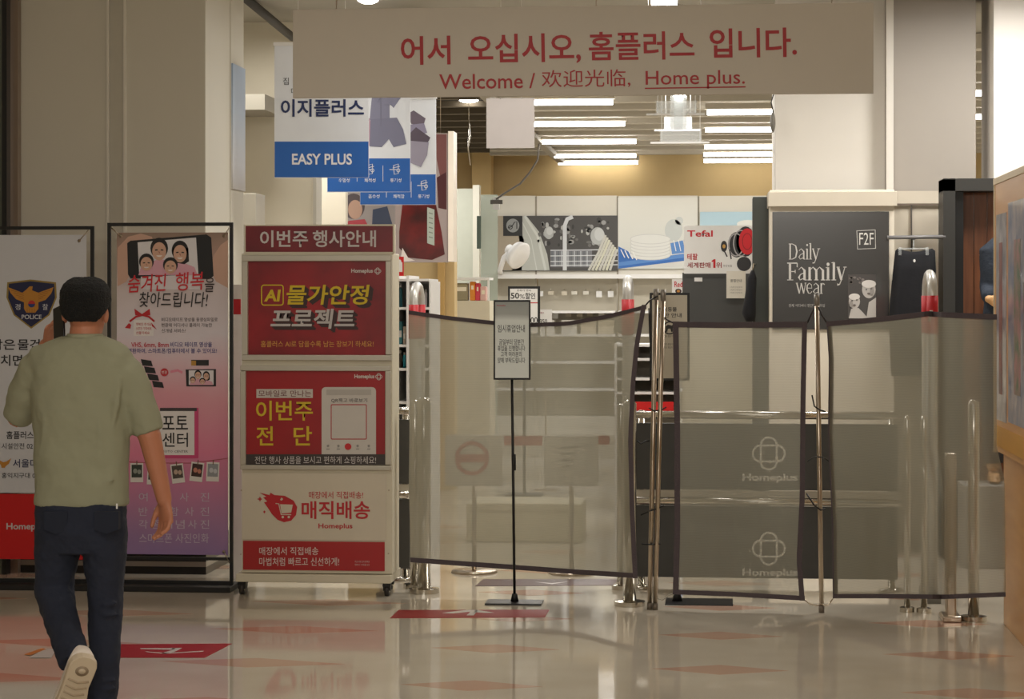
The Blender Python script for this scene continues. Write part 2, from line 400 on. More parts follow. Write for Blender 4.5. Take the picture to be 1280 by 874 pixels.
# yellow side wall pieces inside the shop
mb = MB(); mb.mat(YEL).box(xw(500, 19), xw(568, 19), 19.0, 19.2, 0, 2.06); structure(mb.build('wall_3'))
mb = MB(); mb.mat(M(186, 150, 90, .7)).box(xw(548, 18.95), xw(556, 18.95), 18.9, 18.99, 0, 2.06); structure(mb.build('trim_3'))
mb = MB(); mb.mat(M(198, 200, 184, .35)).box(xw(566, 28), xw(592, 28), 28.0, 28.1, 0, 3.02); structure(mb.build('wall_4'))
mb = MB(); mb.mat(M(214, 210, 194, .5)).box(xw(592, 28), xw(600, 28), 27.9, 28.1, 0, 3.06); structure(mb.build('trim_4'))
mb = MB(); mb.mat(M(220, 190, 134, .7)).box(xw(590, 29.6), xw(614, 29.6), 29.6, 29.9, 0, 3.61); structure(mb.build('wall_5'))

# ================================================================ ceiling tubes of the shop
def tube_light(px0, px1, py, label, first):
    h = HZ - py; t_ = (3.44 - EYE) * F / h
    u = ((px0 + px1) / 2 - 640) / F; Y = t_ * (u * ST + CT)
    a = P(px0, py, Y); b = P(px1, py, Y)
    r = thing('tube_light', label, 'light', (a + b) / 2, 'fluorescent tubes under the shop ceiling')
    m_ = MB(); m_.mat(TUBE).tube([(a.x, Y, a.z), (b.x, Y, a.z)], .022, 8); m_.build('tube', r)
    m_ = MB(); m_.mat(beamm).box(a.x - .02, b.x + .02, Y - .04, Y + .04, a.z + .031, a.z + .09); m_.build('housing', r)
    for f_ in (.2, .8): MB().mat(STEEL).tube([(a.x + (b.x - a.x) * f_, Y, a.z + .08), (a.x + (b.x - a.x) * f_, Y, 3.62)], .006, 6).build('hanger_rod', r)
    return r
TUBE = M(255, 252, 245, .4, emit=14.0, name='lit_tube')
names = ['nearest', 'second', 'third', 'fourth', 'farthest']
for i, (x0, x1, y) in enumerate([(640, 766, 129), (650, 781, 156), (678, 795, 178), (693, 795, 195.5), (698, 797, 204)]):
    tube_light(x0, x1, y, 'lit tube right of the blank white card, %s below the sign' % ['first', 'second', 'third', 'fourth', 'fifth'][i], False)
for i, (x0, x1, y) in enumerate([(884, 1003, 141), (882, 1010, 163), (881, 1000, 184), (880, 990, 193.5), (880, 990, 201.5)]):
    tube_light(x0, x1, y, 'lit tube running up to the bright pillar, %s below the sign' % ['first', 'second', 'third', 'fourth', 'fifth'][i], False)
tube_light(1170, 1243, 117.5, 'upper of two white tube lights seen between the right pillars', False)
tube_light(1150, 1234, 147, 'lower of two white tube lights seen between the right pillars', False)
def downlight(px, py, rpx, Y, label):
    c = P(px, py, Y); r = rpx / F * Y
    t = thing('downlight', label, 'light', c)
    m_ = MB(); m_.mat(TUBE).hloft([((c.x, c.y, c.z), r * .6, r * .6), ((c.x, c.y, c.z + .015), r, r), ((c.x, c.y, c.z + .05), r, r)], 20); m_.build('lamp', t)
    m_ = MB(); m_.mat(LGREY).hloft([((c.x, c.y, c.z + .051), r * 1.08, r * 1.08), ((c.x, c.y, c.z + .09), r * .9, r * .9)], 20); m_.build('rim', t)
downlight(460, 4, 13, 14.7, 'round white ceiling lamp above the top left of the welcome sign')
downlight(586, 128, 12, 22.0, 'round white ceiling lamp just below the word Welcome')
c = P(830, 3, 14.6)
t = thing('spot_head', 'small square white lamp above the middle of the welcome sign', 'light', c)
mb = MB(); mb.mat(TUBE).pbox(814, -20, 846, 4, 14.6, .15); mb.build('lamp', t)

# ================================================================ WELCOME SIGN
WS = 11.7
t = thing('welcome_sign', 'wide grey white hanging board greeting shoppers in red Korean, English and Chinese', 'sign', P(728, 113, WS))
mb = MB(); mb.mat(M(205, 196, 182, .6, nz=.02)).pbox(366, 12, 1092, 116.5, WS, .03)
# front outline follows the plane: rebuild corners from its own size
mb.build('board', t, bevel=.002)
def wtext(b_, x0, y0, x1, y1, off, **k_): text(t, b_, x0, y0, x1, y1, WS, (170, 20, 24), off, **k_)
wtext('어서', 501, 45, 563, 81, .017, rot=-.016)
wtext('오십시오,', 585, 42, 726, 80, .017, rot=-.016)
wtext('홈플러스', 736, 39, 868, 75, .015, rot=-.016)
wtext('입니다.', 887, 35, 996, 72, .017, rot=-.016)
wtext('Welcome /', 549, 92, 669, 111, .008, rot=-.012)
wtext('欢迎光临,', 677, 87, 788, 109.5, .0, rot=-.012)
wtext('Home plus.', 807, 88, 931, 111, .004, rot=-.012)
mb = MB(); mb.mat(PR(170, 20, 24)).stroke([(806, 110.5), (932, 108.6)], 1.6, WS, 3); mb.build('underline', t)
mb = MB(); mb.mat(STEEL)
for px in (420, 745, 1040): pass
for px in (420, 745, 1040):
    m_ = MB(); m_.mat(STEEL); a = P(px, 12, WS); m_.tube([(a.x, WS + .015, a.z - .01), (a.x, WS + .015, 3.75)], .003, 6); m_.build('hanging_wire', t)

# ================================================================ BLUE HANGING BANNERS
BLUE = PR(34, 96, 176)
def banner(Y, x0, y0, x1, y1, ysplit, name, label):
    t = thing(name, label, 'banner', P((x0 + x1) / 2, y1, Y), 'blue and white banners hanging by the sign')
    m_ = MB(); m_.mat(M(226, 229, 234, .5)).pbox(x0, y0, x1, y1, Y, .006); m_.build('sheet', t)
    m_ = MB(); m_.mat(BLUE).rect(x0 + .3, ysplit, x1 - .3, y1 - .3, Y, 1); m_.build('blue_field', t)
    m_ = MB(); m_.mat(WHITE).pbox(x0 - 1, y0 - 2, x1 + 1, y0 + 1, Y, .02, -.007); m_.build('top_rail', t)
    for f in (.25, .75):
        c = P(x0 + (x1 - x0) * f, y0, Y); m_ = MB(); m_.mat(WHITE).tube([(c.x, Y + .003, c.z), (c.x, Y + .003, 3.61)], .002, 5); m_.build('hanging_wire', t)
    return t
B1 = 13.6
t = banner(B1, 343, 55, 461, 222, 177, 'hanging_banner', 'nearest blue and white banner, behind the left end of the welcome sign')
text(t, '이지플러스', 351, 124, 455, 146, B1, (38, 52, 96), .022, name='lettering')
text(t, 'EASY PLUS', 365, 192, 440, 206, B1, (232, 232, 236), .022)
text(t, '집', 354, 97, 361, 106, B1, (60, 60, 66), .0)
text(t, '꾸미기', 366, 97, 388, 106, B1, (60, 60, 66), .0)
text(t, '더 쉽게', 364, 110, 390, 118, B1, (60, 60, 66), .0)
def icons(t, x0, x1, cy, Y, words):
    n = len(words)
    m_ = MB(); m_.mat(PR(225, 228, 236))
    for i, w_ in enumerate(words):
        cx = x0 + (x1 - x0) * (i + .5) / n
        m_.stroke([(cx - 3, cy - 5), (cx + 3, cy - 7), (cx + 3, cy + 5), (cx - 2, cy + 6), (cx - 3, cy - 5)], .9, Y, 3)
        m_.stroke([(cx - 8, cy), (cx + 2, cy)], .9, Y, 3).ring(cx + 3, cy + 1, 2, .8, Y, 3, n=10)
        m_.stroke([(cx - 4, cy - 2), (cx + 5, cy - 4)], .8, Y, 4)
        if i: m_.stroke([(x0 + (x1 - x0) * i / n, cy - 5), (x0 + (x1 - x0) * i / n, cy + 15)], .6, Y, 3)
        text(t, w_, cx - 7, cy + 11, cx + 7, cy + 16, Y, (225, 228, 236), .008, res=1)
    m_.build('icon_print', t)
B2 = 15.4
t = banner(B2, 409, 90, 513, 240, 198, 'hanging_banner', 'middle banner of the three, printed with a grey shirt and shorts')
icons(t, 414, 511, 212, B2, ['우멀성', '쾌적성', '통기성'])
m_ = MB(); m_.mat(PR(132, 132, 154)).poly([(466, 110), (494, 110), (501, 122), (492, 135), (487, 130), (487, 148), (476, 150), (462, 150)], B2, 2)
m_.mat(PR(124, 124, 146)).poly([(463, 149), (496, 147), (504, 162), (508, 180), (492, 184), (486, 174), (477, 184), (462, 183)], B2, 3)
m_.mat(PR(186, 146, 162)).poly([(440, 140), (462, 148), (470, 182), (440, 182)], B2, 2)
m_.mat(PR(120, 120, 140)).stroke([(472, 128), (476, 122), (476, 158)], .8, B2, 4).stroke([(480, 131), (490, 131)], .8, B2, 4)
m_.build('clothing_print', t)
B3 = 16.6
t = banner(B3, 450, 122, 545, 256, 218, 'hanging_banner', 'farthest banner of the three, printed with dark patterned underwear')
icons(t, 452, 545, 232, B3, ['흡수성', '쾌적함', '통기성'])
m_ = MB(); m_.mat(PR(104, 92, 106)).poly([(510, 142), (517, 138), (532, 148), (529, 158), (514, 155)], B3, 2)
m_.mat(PR(140, 134, 158)).poly([(512, 156), (530, 154), (534, 166), (513, 172)], B3, 3)
m_.mat(PR(84, 72, 86)).poly([(511, 168), (520, 159), (538, 172), (534, 180), (512, 180)], B3, 4)
m_.mat(PR(150, 144, 160)).poly([(513, 176), (536, 178), (534, 194), (526, 209), (512, 203)], B3, 5)
m_.build('clothing_print', t)

# blank white card hanging under the sign, and clear hangers
CD = 14.2
t = thing('blank_card', 'blank white square card hanging below the welcome sign', 'card', P(640, 184, CD))
mb = MB(); mb.mat(M(196, 188, 184, .6)).pbox(608, 123, 668, 185, CD, .01); mb.build('card', t)
for px in (626, 652):
    c = P(px, 123, CD); mb = MB(); mb.mat(WHITE).tube([(c.x, CD, c.z - .005), (c.x, CD, 3.62)], .002, 5); mb.build('hanging_wire', t)
for i, (y, x0, x1, Y) in enumerate([(116, 796, 888, 14.6), (143, 808, 881, 15.8), (163, 818, 875, 16.8), (178.5, 813, 887, 17.8)]):
    t = thing('clear_sign_hanger', 'clear acrylic sign holder on a white rail under the welcome sign, %s from the top' % ['first', 'second', 'third', 'fourth'][i], 'sign holder', P((x0 + x1) / 2, y, Y), 'clear hanging sign holders')
    mb = MB(); mb.mat(WHITE).pbox(x0, y - 1.2, x1, y + .6, Y, .02); mb.build('rail', t)
    mb = MB(); mb.mat(ACRYL).pbox(x0 + 12, y - 17, x1 - 10, y - 1.5, Y, .008); mb.build('clear_plate', t)
    for px in (x0 + 14, x1 - 12):
        c = P(px, y, Y); mb = MB(); mb.mat(WHITE).tube([(c.x, Y + .01, c.z), (c.x, Y + .01, 3.6)], .003, 5); mb.build('hanging_wire', t)
t = thing('lamp_fitting', 'bright clear lamp fitting hanging just under the words on the sign', 'light', P(848, 165, 15.2))
mb = MB(); mb.mat(ACRYL).pbox(838, 112, 858, 162, 15.2, .06); mb.build('clear_cover', t)
mb = MB(); mb.mat(TUBE).pbox(842, 114, 857, 121, 15.2, .02, .02); mb.build('lamp', t)
c = P(848, 162, 15.2); mb = MB(); mb.mat(WHITE).box(c.x - .03, c.x + .03, 15.2, 15.25, c.z, 3.62); mb.mats = [ACRYL]; mb.build('bracket', t)
t = thing('wall_speaker', 'small grey rounded speaker on a cord at the bright pillar edge', 'speaker', P(967, 150, 14.9))
mb = MB(); mb.mat(M(120, 116, 108, .5)); c = P(966, 153, 14.9); mb.ball(c, (.018, .05, .07)); mb.build('body', t)
mb = MB(); mb.mat(BLACK).tube([P(967, 142, 14.9), P(964, 128, 14.9), P(968, 114, 14.9), P(968, 60, 14.9)], .004, 6); mb.build('cord', t)
# hanging cable with a small connector at the back
t = thing('hanging_cable', 'grey cable drooping from the ceiling to a connector by the dish poster', 'cable', P(619, 252, 26))
mb = MB(); mb.mat(M(110, 104, 96, .6)).tube([P(680, 170, 26) + Vector((0, 0, .35)), P(672, 200, 26), P(662, 216, 26), P(650, 230, 26), P(632, 241, 26), P(620, 249, 26)], .012, 8); mb.build('cord', t)
mb = MB(); mb.mat(LGREY).pbox(616, 247, 624, 262, 26, .06); mb.build('plug', t)
mb = MB(); mb.mat(M(80, 76, 70, .6)).pbox(613, 250, 628, 255, 26, .05, -.01); mb.build('clip', t)
t = thing('foil_streamer', 'thin silver streamer hanging before the dark ceiling gaps', 'streamer', P(587, 206, 20))
mb = MB(); mb.mat(CHROME).tube([P(586, 150, 20), P(587, 170, 20), P(585, 185, 20), P(588, 207, 20)], [.004, .012, .008, .003], 6); mb.build('foil', t)
c = P(586, 150, 20); mb = MB(); mb.mat(CHROME).tube([c, (c.x, 20, 3.6)], .003, 5); mb.build('hanging_wire', t)

# ================================================================ BACK WALL FIXTURES (pale panels, posters, pegboard)
GY = 29.0
gw = M(216, 211, 198, .5, nz=.02)
t = thing('wall_shelving', 'long cream gondola shelving along the back wall of the shop', 'shelving', P(780, 375, GY) - Vector((0, 0, EYE)))
xs = [600, 670, 772, 873, 975]
for i in range(4):
    a = P(xs[i], 245, GY); b = P(xs[i + 1], 345, GY)
    mb = MB(); mb.mat(gw).box(a.x + .008, b.x - .008, GY, GY + .05, P(0, 345, GY).z, a.z); mb.build('header_panel', t)
    mb = MB(); mb.mat(M(150, 142, 126, .7)).box(b.x - .012, b.x + .012, GY - .002, GY + .03, 0, a.z - .01); mb.build('slotted_upright', t)
    mb = MB(); mb.mat(M(186, 178, 160, .6)).box(a.x + .008, b.x - .008, GY + .2, GY + .25, .1, P(0, 345, GY).z); mb.build('back_panel', t)
    for zz in (1.45, 1.15, .8, .45):
        mb = MB(); mb.mat(WHITE).box(a.x + .02, b.x - .02, GY - .25, GY + .2, zz, zz + .03); mb.build('shelf', t)
mb = MB(); mb.mat(WHITE).box(P(600, 0, GY).x, P(975, 0, GY).x, GY - .08, GY + .2, P(0, 349, GY).z, P(0, 344, GY).z); mb.build('ledge', t)
mb = MB(); mb.mat(gw).box(P(600, 0, GY).x, P(975, 0, GY).x, GY - .2, GY + .2, 0, .12); mb.build('plinth', t)
# little hooks with price tags on the pegboard
ORD = ['first', 'second', 'third', 'fourth', 'fifth', 'sixth', 'seventh', 'eighth', 'ninth']
cols = [(288, i) for i in range(9)]
for row, (py, n) in enumerate(((366, 9), (393, 8))):
    for i in range(n):
        px = 676 + i * 14.5 + (row * 5) + random.uniform(-2, 2)
        if 772 < px < 796: continue
        t = thing('peg_product', 'small pale packet in the %s pegboard row, %s from the left' % (('upper', 'lower')[row], ORD[i]), 'packet', P(px, py + 6, GY + .1), 'small packets hanging on the back pegboard')
        mb = MB(); mb.mat(random.choice([WHITE, gw, M(206, 196, 176, .5)])).pbox(px - 3.5, py - 2, px + 3.5, py + random.uniform(2, 8), GY + .1, .02); mb.build('packet', t)
        mb = MB(); mb.mat(CHROME).tube([P(px, py - 4, GY - .02), P(px, py - 4, GY + .2)], .006, 5); mb.build('hook', t)
for i, px in enumerate((684, 712, 736, 758)):
    t = thing('shelf_box', 'small carton on the back shelf below the pegboard', 'box', P(px, 0, GY) * 1, 'small cartons on the back shelf')
    t.location.z = 1.18; t['label'] = 'small carton on the back shelf, %s from the left' % ['first', 'second', 'third', 'fourth'][i]
    x = t.location.x; mb = MB(); mb.mat(random.choice([PR(210, 196, 170), PR(226, 222, 214), PR(196, 120, 110)])).box(x - .1, x + .1, GY - .1, GY + .05, 1.18, 1.36); mb.build('carton', t)
# dish photo posters
G2 = GY - .03
t = thing('dish_poster', 'wide dark poster showing plates and cutlery in a dishwasher basket', 'poster', P(697, 338, G2))
mb = MB(); mb.mat(PR(74, 72, 70)).pbox(622, 270, 772, 338.5, G2, .02); mb.build('sheet', t)
mb = MB()
mb.mat(PR(186, 188, 180)).poly([(646, 270), (658, 270), (674, 290), (684, 318), (687, 338), (640, 338), (650, 310)], G2, 1)
mb.mat(PR(172, 160, 140)).poly([(622, 270), (644, 270), (655, 300), (652, 338), (622, 338)], G2, 1)
mb.mat(PR(206, 208, 202)).stroke([(656, 270), (672, 295), (682, 338)], 3, G2, 3).stroke([(649, 270), (664, 300), (671, 338)], 1.2, G2, 3)
mb.mat(PR(120, 122, 126)).rect(688, 312, 740, 334, G2, 2)
mb.mat(PR(206, 208, 210)).stroke([(706, 338), (706, 282), (709, 274), (716, 271)], 5, G2, 4)
for i in range(12): mb.mat(PR(196, 200, 204) if i % 2 else PR(90, 92, 96)).stroke([(690 + i * 4, 314), (690 + i * 4, 333)], 1, G2, 3)
for yy in (313, 320, 327, 332): mb.mat(PR(210, 212, 214)).stroke([(688, yy), (772, yy - 1)], 1.1, G2, 5)
for i in range(7): mb.mat(PR(196 + 6 * (i % 3), 194 + 6 * (i % 3), 186)).stroke([(736 + i * 4.4, 338), (748 + i * 3.6, 316), (757 + i * 2.4, 294 + i * 3)], 3, G2, 6)
mb.mat(PR(176, 178, 176)).disc(747, 295, 9, 11, G2, 4).disc(686, 291, 6, 8, G2, 4).mat(PR(196, 198, 196)).disc(749, 293, 6, 8, G2, 5).disc(687, 289, 4, 5, G2, 5)
mb.mat(PR(150, 150, 148))
for i in range(60): mb.mat(PR(*random.choice([(150, 150, 148), (104, 102, 100), (180, 180, 176), (54, 52, 52)]))).disc(672 + random.random() * 92, 273 + random.random() * 34, 1 + random.random() * 3, 1 + random.random() * 3, G2, 3, n=7)
mb.build('printed_picture', t)
mb = MB(); mb.mat(PR(44, 44, 44)).rect(629, 270, 653, 295, G2, 8).mat(PR(150, 152, 150)).disc(641, 282, 8.2, 8.6, G2, 9); mb.mat(PR(44, 44, 44)).stroke([(635, 285), (640, 283), (643, 278), (646, 277), (646, 286)], 1.2, G2, 10); mb.ring(638, 284, 2.4, 1, G2, 10)
mb.build('round_emblem', t)
t = thing('plate_poster', 'pale poster of stacked white plates on a blue rack', 'poster', P(822, 335, G2))
mb = MB(); mb.mat(gradient_mat('pale_photo', [(0, (205, 205, 198)), (.4, (214, 214, 206)), (1, (222, 220, 210))])).pbox(772.5, 247, 872, 336, G2, .02); mb.build('sheet', t)
mb = MB(); mb.mat(PR(52, 104, 176)).poly([(773, 308), (800, 322), (812, 326), (856, 318), (856, 326), (773, 336)], G2, 2)
mb.mat(PR(86, 134, 196)).poly([(773, 328), (856, 317), (856, 322), (773, 333)], G2, 3)
mb.mat(PR(90, 136, 196)).poly([(838, 304), (856, 300), (872, 314), (840, 318)], G2, 2)
for i in range(6): mb.mat(PR(220, 220, 214)).disc(813, 319 - i * 4, 25, 6, G2, 4 + 2 * i); mb.mat(PR(198, 198, 194)).ring(813, 319 - i * 4, 25, .7, G2, 5 + 2 * i, ry=6)
mb.mat(PR(196, 200, 196)).disc(842, 288, 11, 14, G2, 3).disc(849, 276, 5, 5, G2, 3)
mb.mat(PR(230, 230, 226)); [mb.stroke([(776 + i * 5, 312 + i), (781 + i * 5, 322 + i)], 1.2, G2, 17) for i in range(4)]; [mb.stroke([(842 + i * 6, 300), (845 + i * 6, 314)], 1, G2, 17) for i in range(4)]
mb.build('printed_picture', t)
t = thing('blue_header_poster', 'light blue header poster on the back wall above the cookware card', 'poster', P(915, 285, G2))
mb = MB(); mb.mat(PR(176, 204, 216)).pbox(875, 265, 960, 300, G2, .02); mb.mat(PR(226, 226, 218)).disc(935, 280, 14, 5, G2, 2); mb.build('sheet', t)
t = thing('desk_fan', 'small white tilted fan in front of the dish poster', 'fan', P(629, 336, 26))
mb = MB(); mb.mat(WHITE); c1 = P(640, 322, 26); c2 = P(652, 309, 26)
d = Vector((.75, -.5, -.45)).normalized(); c = P(648, 319, 26)
u_ = d.cross(Vector((0, 1, 0))).normalized(); v_ = d.cross(u_)
def ringp(c, r, n=20): return [c + (u_ * math.cos(2 * math.pi * k / n) + v_ * math.sin(2 * math.pi * k / n)) * r for k in range(n)]
mb.ring_loft([ringp(c - d * .03, .10), ringp(c - d * .05, .15), ringp(c + d * .02, .17), ringp(c + d * .04, .15)]); mb.build('fan_head', t)
mb = MB(); mb.mat(WHITE).tube([c - d * .03, c - d * .17], .06, 12); mb.build('motor', t)
mb = MB(); mb.mat(WHITE).tube([c - d * .12, P(630, 322, 26), P(625, 338, 26), P(625, 340, 27.2), P(626, 341, 28.95)], .03, 10); mb.build('bracket', t)
# glass side panel with clear packets at the left end
t = thing('glass_partition', 'tall clear glass partition at the left end of the back wall', 'partition', P(617, 375, 27) - Vector((0, 0, EYE)))
mb = MB(); mb.mat(GLASS).box(xw(601, 27), xw(622, 27), 27, 27.02, .02, P(0, 246, 27).z); mb.build('pane', t)
mb = MB(); mb.mat(M(84, 100, 88, .4)).pbox(596, 270, 601, 311, 26.9, .03); mb.build('green_edge_label', t)
mb = MB(); mb.mat(M(190, 190, 184, .3)).box(xw(601, 27), xw(622, 27), 26.99, 27.03, 0, .03); mb.build('base_channel', t)

# low display counter with bright packages, left of the sign stand
CYd = 20.0
t = thing('display_counter', 'cream display counter with a wire top beside the yellow wall', 'counter', P(585, 375, CYd) - Vector((0, 0, EYE)))
mb = MB(); mb.mat(CREAM).box(xw(560, CYd), xw(612, CYd), CYd, CYd + .5, 0, P(0, 376, CYd).z); mb.build('body', t)
for px in (562, 609):
    mb = MB(); mb.mat(WHITE).box(xw(px, CYd), xw(px + 2, CYd), CYd + .02, CYd + .05, 1.58, P(0, 348, CYd).z); mb.build('post', t)
mb = MB(); mb.mat(WHITE).pbox(562, 347, 611, 350, CYd, .4); mb.build('top_shelf', t)
for i, (x0, x1, y0, y1, col) in enumerate([(565, 585, 354, 375, (150, 140, 110)), (587, 594, 352, 374, (226, 140, 40)), (594, 600, 354, 374, (210, 60, 80)), (600, 608, 358, 376, (220, 180, 170))]):
    b = thing('snack_box', '%s on the cream counter beside the yellow wall' % ['grey green carton', 'bright orange packet', 'pink red packet', 'pale rose packet'][i], 'packet', P((x0 + x1) / 2, 376, CYd + .1))
    mb = MB(); mb.mat(PR(*col)).pbox(x0, y0, x1, 376, CYd + .1, .1); mb.build('carton', b, bevel=.01)
    mb = MB(); mb.mat(PR(235, 225, 200)).rect(x0 + 2, y0 + 5, x1 - 2, y0 + 10, CYd + .1, 1); mb.build('label_print', b)

# ================================================================ RED DRESS POSTER and portrait poster (hanging displays)
RY = 17.4
t = thing('fashion_poster', 'tall hanging lightbox poster with a dark red dress', 'poster', P(530, 328, RY))
mb = MB(); mb.mat(M(150, 136, 132, .35)).pbox(494, 167, 560, 328, RY, .06); mb.build('box', t)
mb = MB(); mb.mat(M(232, 220, 204, .4)).box(xw(560, RY) + .002, xw(567, RY), RY - .01, RY + .22, P(0, 328, RY).z, P(0, 168, RY).z); mb.build('side_panel', t)
mb = MB(); mb.mat(mottled('deep_red_print', (52, 12, 12), (110, 20, 20), 4, .3)).poly([(503, 256), (545, 256), (552, 290), (556, 318), (540, 325), (510, 322), (499, 310), (499, 290)], RY, 2)
mb.mat(PR(104, 60, 56)).poly([(545, 168), (558, 168), (558, 215), (550, 220), (546, 200)], RY, 2)
mb.mat(PR(66, 20, 22)).poly([(546, 222), (558, 215), (558, 262), (548, 260)], RY, 2)
mb.mat(PR(206, 196, 190)).poly([(503, 310), (510, 322), (519, 326), (500, 328)], RY, 3)
mb.build('dress_print', t)
mb = MB(); mb.mat(PR(160, 168, 156)).poly([(534, 259), (543, 262), (543, 307), (534, 304)], RY, 5)
mb.mat(PR(110, 116, 108)); [mb.stroke([(536, 266 + i * 6), (541, 267.5 + i * 6)], 1.2, RY, 6) for i in range(6)]
mb.build('price_label', t)
for px in (510, 550):
    c = P(px, 167, RY); mb = MB(); mb.mat(STEEL).tube([(c.x, RY + .03, c.z - .01), (c.x, RY + .03, 3.6)], .003, 5); mb.build('hanging_wire', t)
t = thing('portrait_poster', 'dim hanging poster of a shopper portrait below the blue banners', 'poster', P(455, 285, RY + .3))
mb = MB(); mb.mat(M(168, 160, 158, .4)).pbox(415, 232, 494, 320, RY + .3, .04); mb.build('sheet', t)
mb = MB(); mb.mat(PR(90, 80, 84)).disc(442, 258, 14, 16, RY + .3, 1).mat(PR(196, 160, 140)).disc(444, 262, 9, 12, RY + .3, 2).mat(PR(180, 70, 80)).poly([(428, 282), (436, 276), (456, 274), (462, 286), (462, 300), (428, 300)], RY + .3, 3)
mb.mat(PR(70, 80, 104)).poly([(466, 262), (484, 258), (492, 286), (492, 300), (464, 300)], RY + .3, 2)
mb.build('printed_picture', t)
for px in (425, 485):
    c = P(px, 232, RY + .3); mb = MB(); mb.mat(STEEL).tube([(c.x, RY + .32, c.z - .01), (c.x, RY + .32, 3.6)], .003, 5); mb.build('hanging_wire', t)

# ================================================================ COSMETICS SHELF right of the kiosk
SY = 14.2
zf = lambda py, Y: P(0, py, Y).z
t = thing('cosmetics_shelf', 'white open shelf unit of small goods behind the red kiosk', 'shelf', Vector((xw(515, SY), SY, 0)))
for px in (493, 508):
    mb = MB(); mb.mat(WHITE).box(xw(px, SY), xw(px + 3, SY), SY, SY + .5, 0, zf(345, SY)); mb.build('upright', t)
mb = MB(); mb.mat(WHITE).box(xw(536, SY), xw(538, SY), SY + .02, SY + .5, 0, zf(352, SY)); mb.build('upright', t)
for py in (349, 384, 430, 459, 500, 560, 640):
    mb = MB(); mb.mat(WHITE).box(xw(496, SY), xw(536, SY), SY + .01, SY + .48, zf(py + 3, SY), zf(py, SY)); mb.build('shelf_board', t)
mb = MB(); mb.mat(M(150, 146, 140, .6)).box(xw(496, SY), xw(536, SY), SY + .49, SY + .5, 0, zf(352, SY)); mb.build('back_panel', t)
goods = [(498, 503, 355, 384, (38, 96, 104), 'teal bottle'), (511, 524, 370, 384, (180, 20, 34), 'red gift box'), (512, 521, 353, 370, (226, 216, 210), 'tall white tube'), (526, 530, 358, 384, (176, 172, 180), 'grey bottle'), (530.6, 534, 362, 384, (200, 196, 200), 'pale bottle'),
         (498, 503, 402, 430, (60, 130, 138), 'teal carton'), (503.6, 507.4, 408, 430, (208, 190, 170), 'beige carton'), (498, 503, 438, 459, (70, 60, 50), 'dark brown jar'), (503.6, 507.4, 440, 459, (40, 150, 170), 'cyan tube'), (512, 520, 405, 430, (190, 180, 170), 'grey beige carton'), (522, 530, 410, 430, (170, 60, 60), 'red brown carton')]
for x0, x1, y0, y1, col, nm in goods:
    cx = (x0 + x1) / 2; c = P(cx, y1, SY + .10); c.z = zf(y1, SY) + .001
    b = thing(nm.split()[-1] + ('_of_lotion' if nm.split()[-1] == 'bottle' else ''), nm + ' on the white shelf behind the red kiosk, ' + ('top shelf' if y1 < 400 else 'second shelf' if y1 < 435 else 'third shelf'), nm.split()[-1], c)
    r = abs(P(x1, 0, SY).x - P(x0, 0, SY).x) / 2; h = zf(y0, SY) - zf(y1, SY)
    if 'bottle' in nm or 'tube' in nm or 'jar' in nm:
        mb = MB(); mb.mat(PR(*col)).hloft([((c.x, c.y, c.z), r, r), ((c.x, c.y, c.z + h * .75), r, r), ((c.x, c.y, c.z + h * .84), r * .5, r * .5)], 14); mb.build('body', b)
        mb = MB(); mb.mat(LGREY).hloft([((c.x, c.y, c.z + h * .84), r * .55, r * .55), ((c.x, c.y, c.z + h), r * .5, r * .5)], 12); mb.build('cap', b)
    else:
        mb = MB(); mb.mat(PR(*col)).box(c.x - r * .9, c.x + r * .9, c.y, c.y + .08, c.z, c.z + h); mb.build('body', b, bevel=.003)
        mb = MB(); mb.mat(PR(230, 226, 220)).face([(c.x - r * .6, c.y - .001, c.z + h * .3), (c.x + r * .6, c.y - .001, c.z + h * .3), (c.x + r * .6, c.y - .001, c.z + h * .6), (c.x - r * .6, c.y - .001, c.z + h * .6)]); mb.build('label_print', b)
t = thing('price_tag', 'small red tag with a white figure on top of the white shelf', 'tag', P(500, 343, SY - .02))
mb = MB(); mb.mat(PR(206, 30, 36)).pbox(494, 321, 505, 345, SY, .004, -.01); mb.build('card', t)
mb = MB(); mb.mat(PR(230, 226, 220)).rect(497, 328, 503, 340, SY, 16).disc(499.5, 327, 2.2, 2.5, SY, 17); mb.build('figure_print', t)

# ================================================================ COUNTER SHELVES seen between mesh A and B
t = thing('gift_shelf', 'white stepped shelf unit with a red strip seen between the mesh screens', 'shelf', Vector((xw(812, 14.5), 14.5, 0)))
for py in (429, 446, 470, 487, 512):
    mb = MB(); mb.mat(WHITE).box(xw(768, 14.5), xw(848, 14.5), 14.5, 14.9, zf(py + 3, 14.5), zf(py, 14.5)); mb.build('shelf_board', t)
mb = MB(); mb.mat(M(150, 142, 128, .6)).box(xw(768, 14.5), xw(848, 14.5), 14.9, 14.95, 0, zf(429, 14.5)); mb.build('back_panel', t)
mb = MB(); mb.mat(PR(206, 24, 24)).box(xw(786, 14.48), xw(842, 14.48), 14.46, 14.49, zf(510, 14.48), zf(499, 14.48)); mb.build('red_strip', t)
for px in (768, 846):
    mb = MB(); mb.mat(WHITE).box(xw(px, 14.5), xw(px + 3, 14.5), 14.49, 14.96, 0, zf(428, 14.5)); mb.build('upright', t)

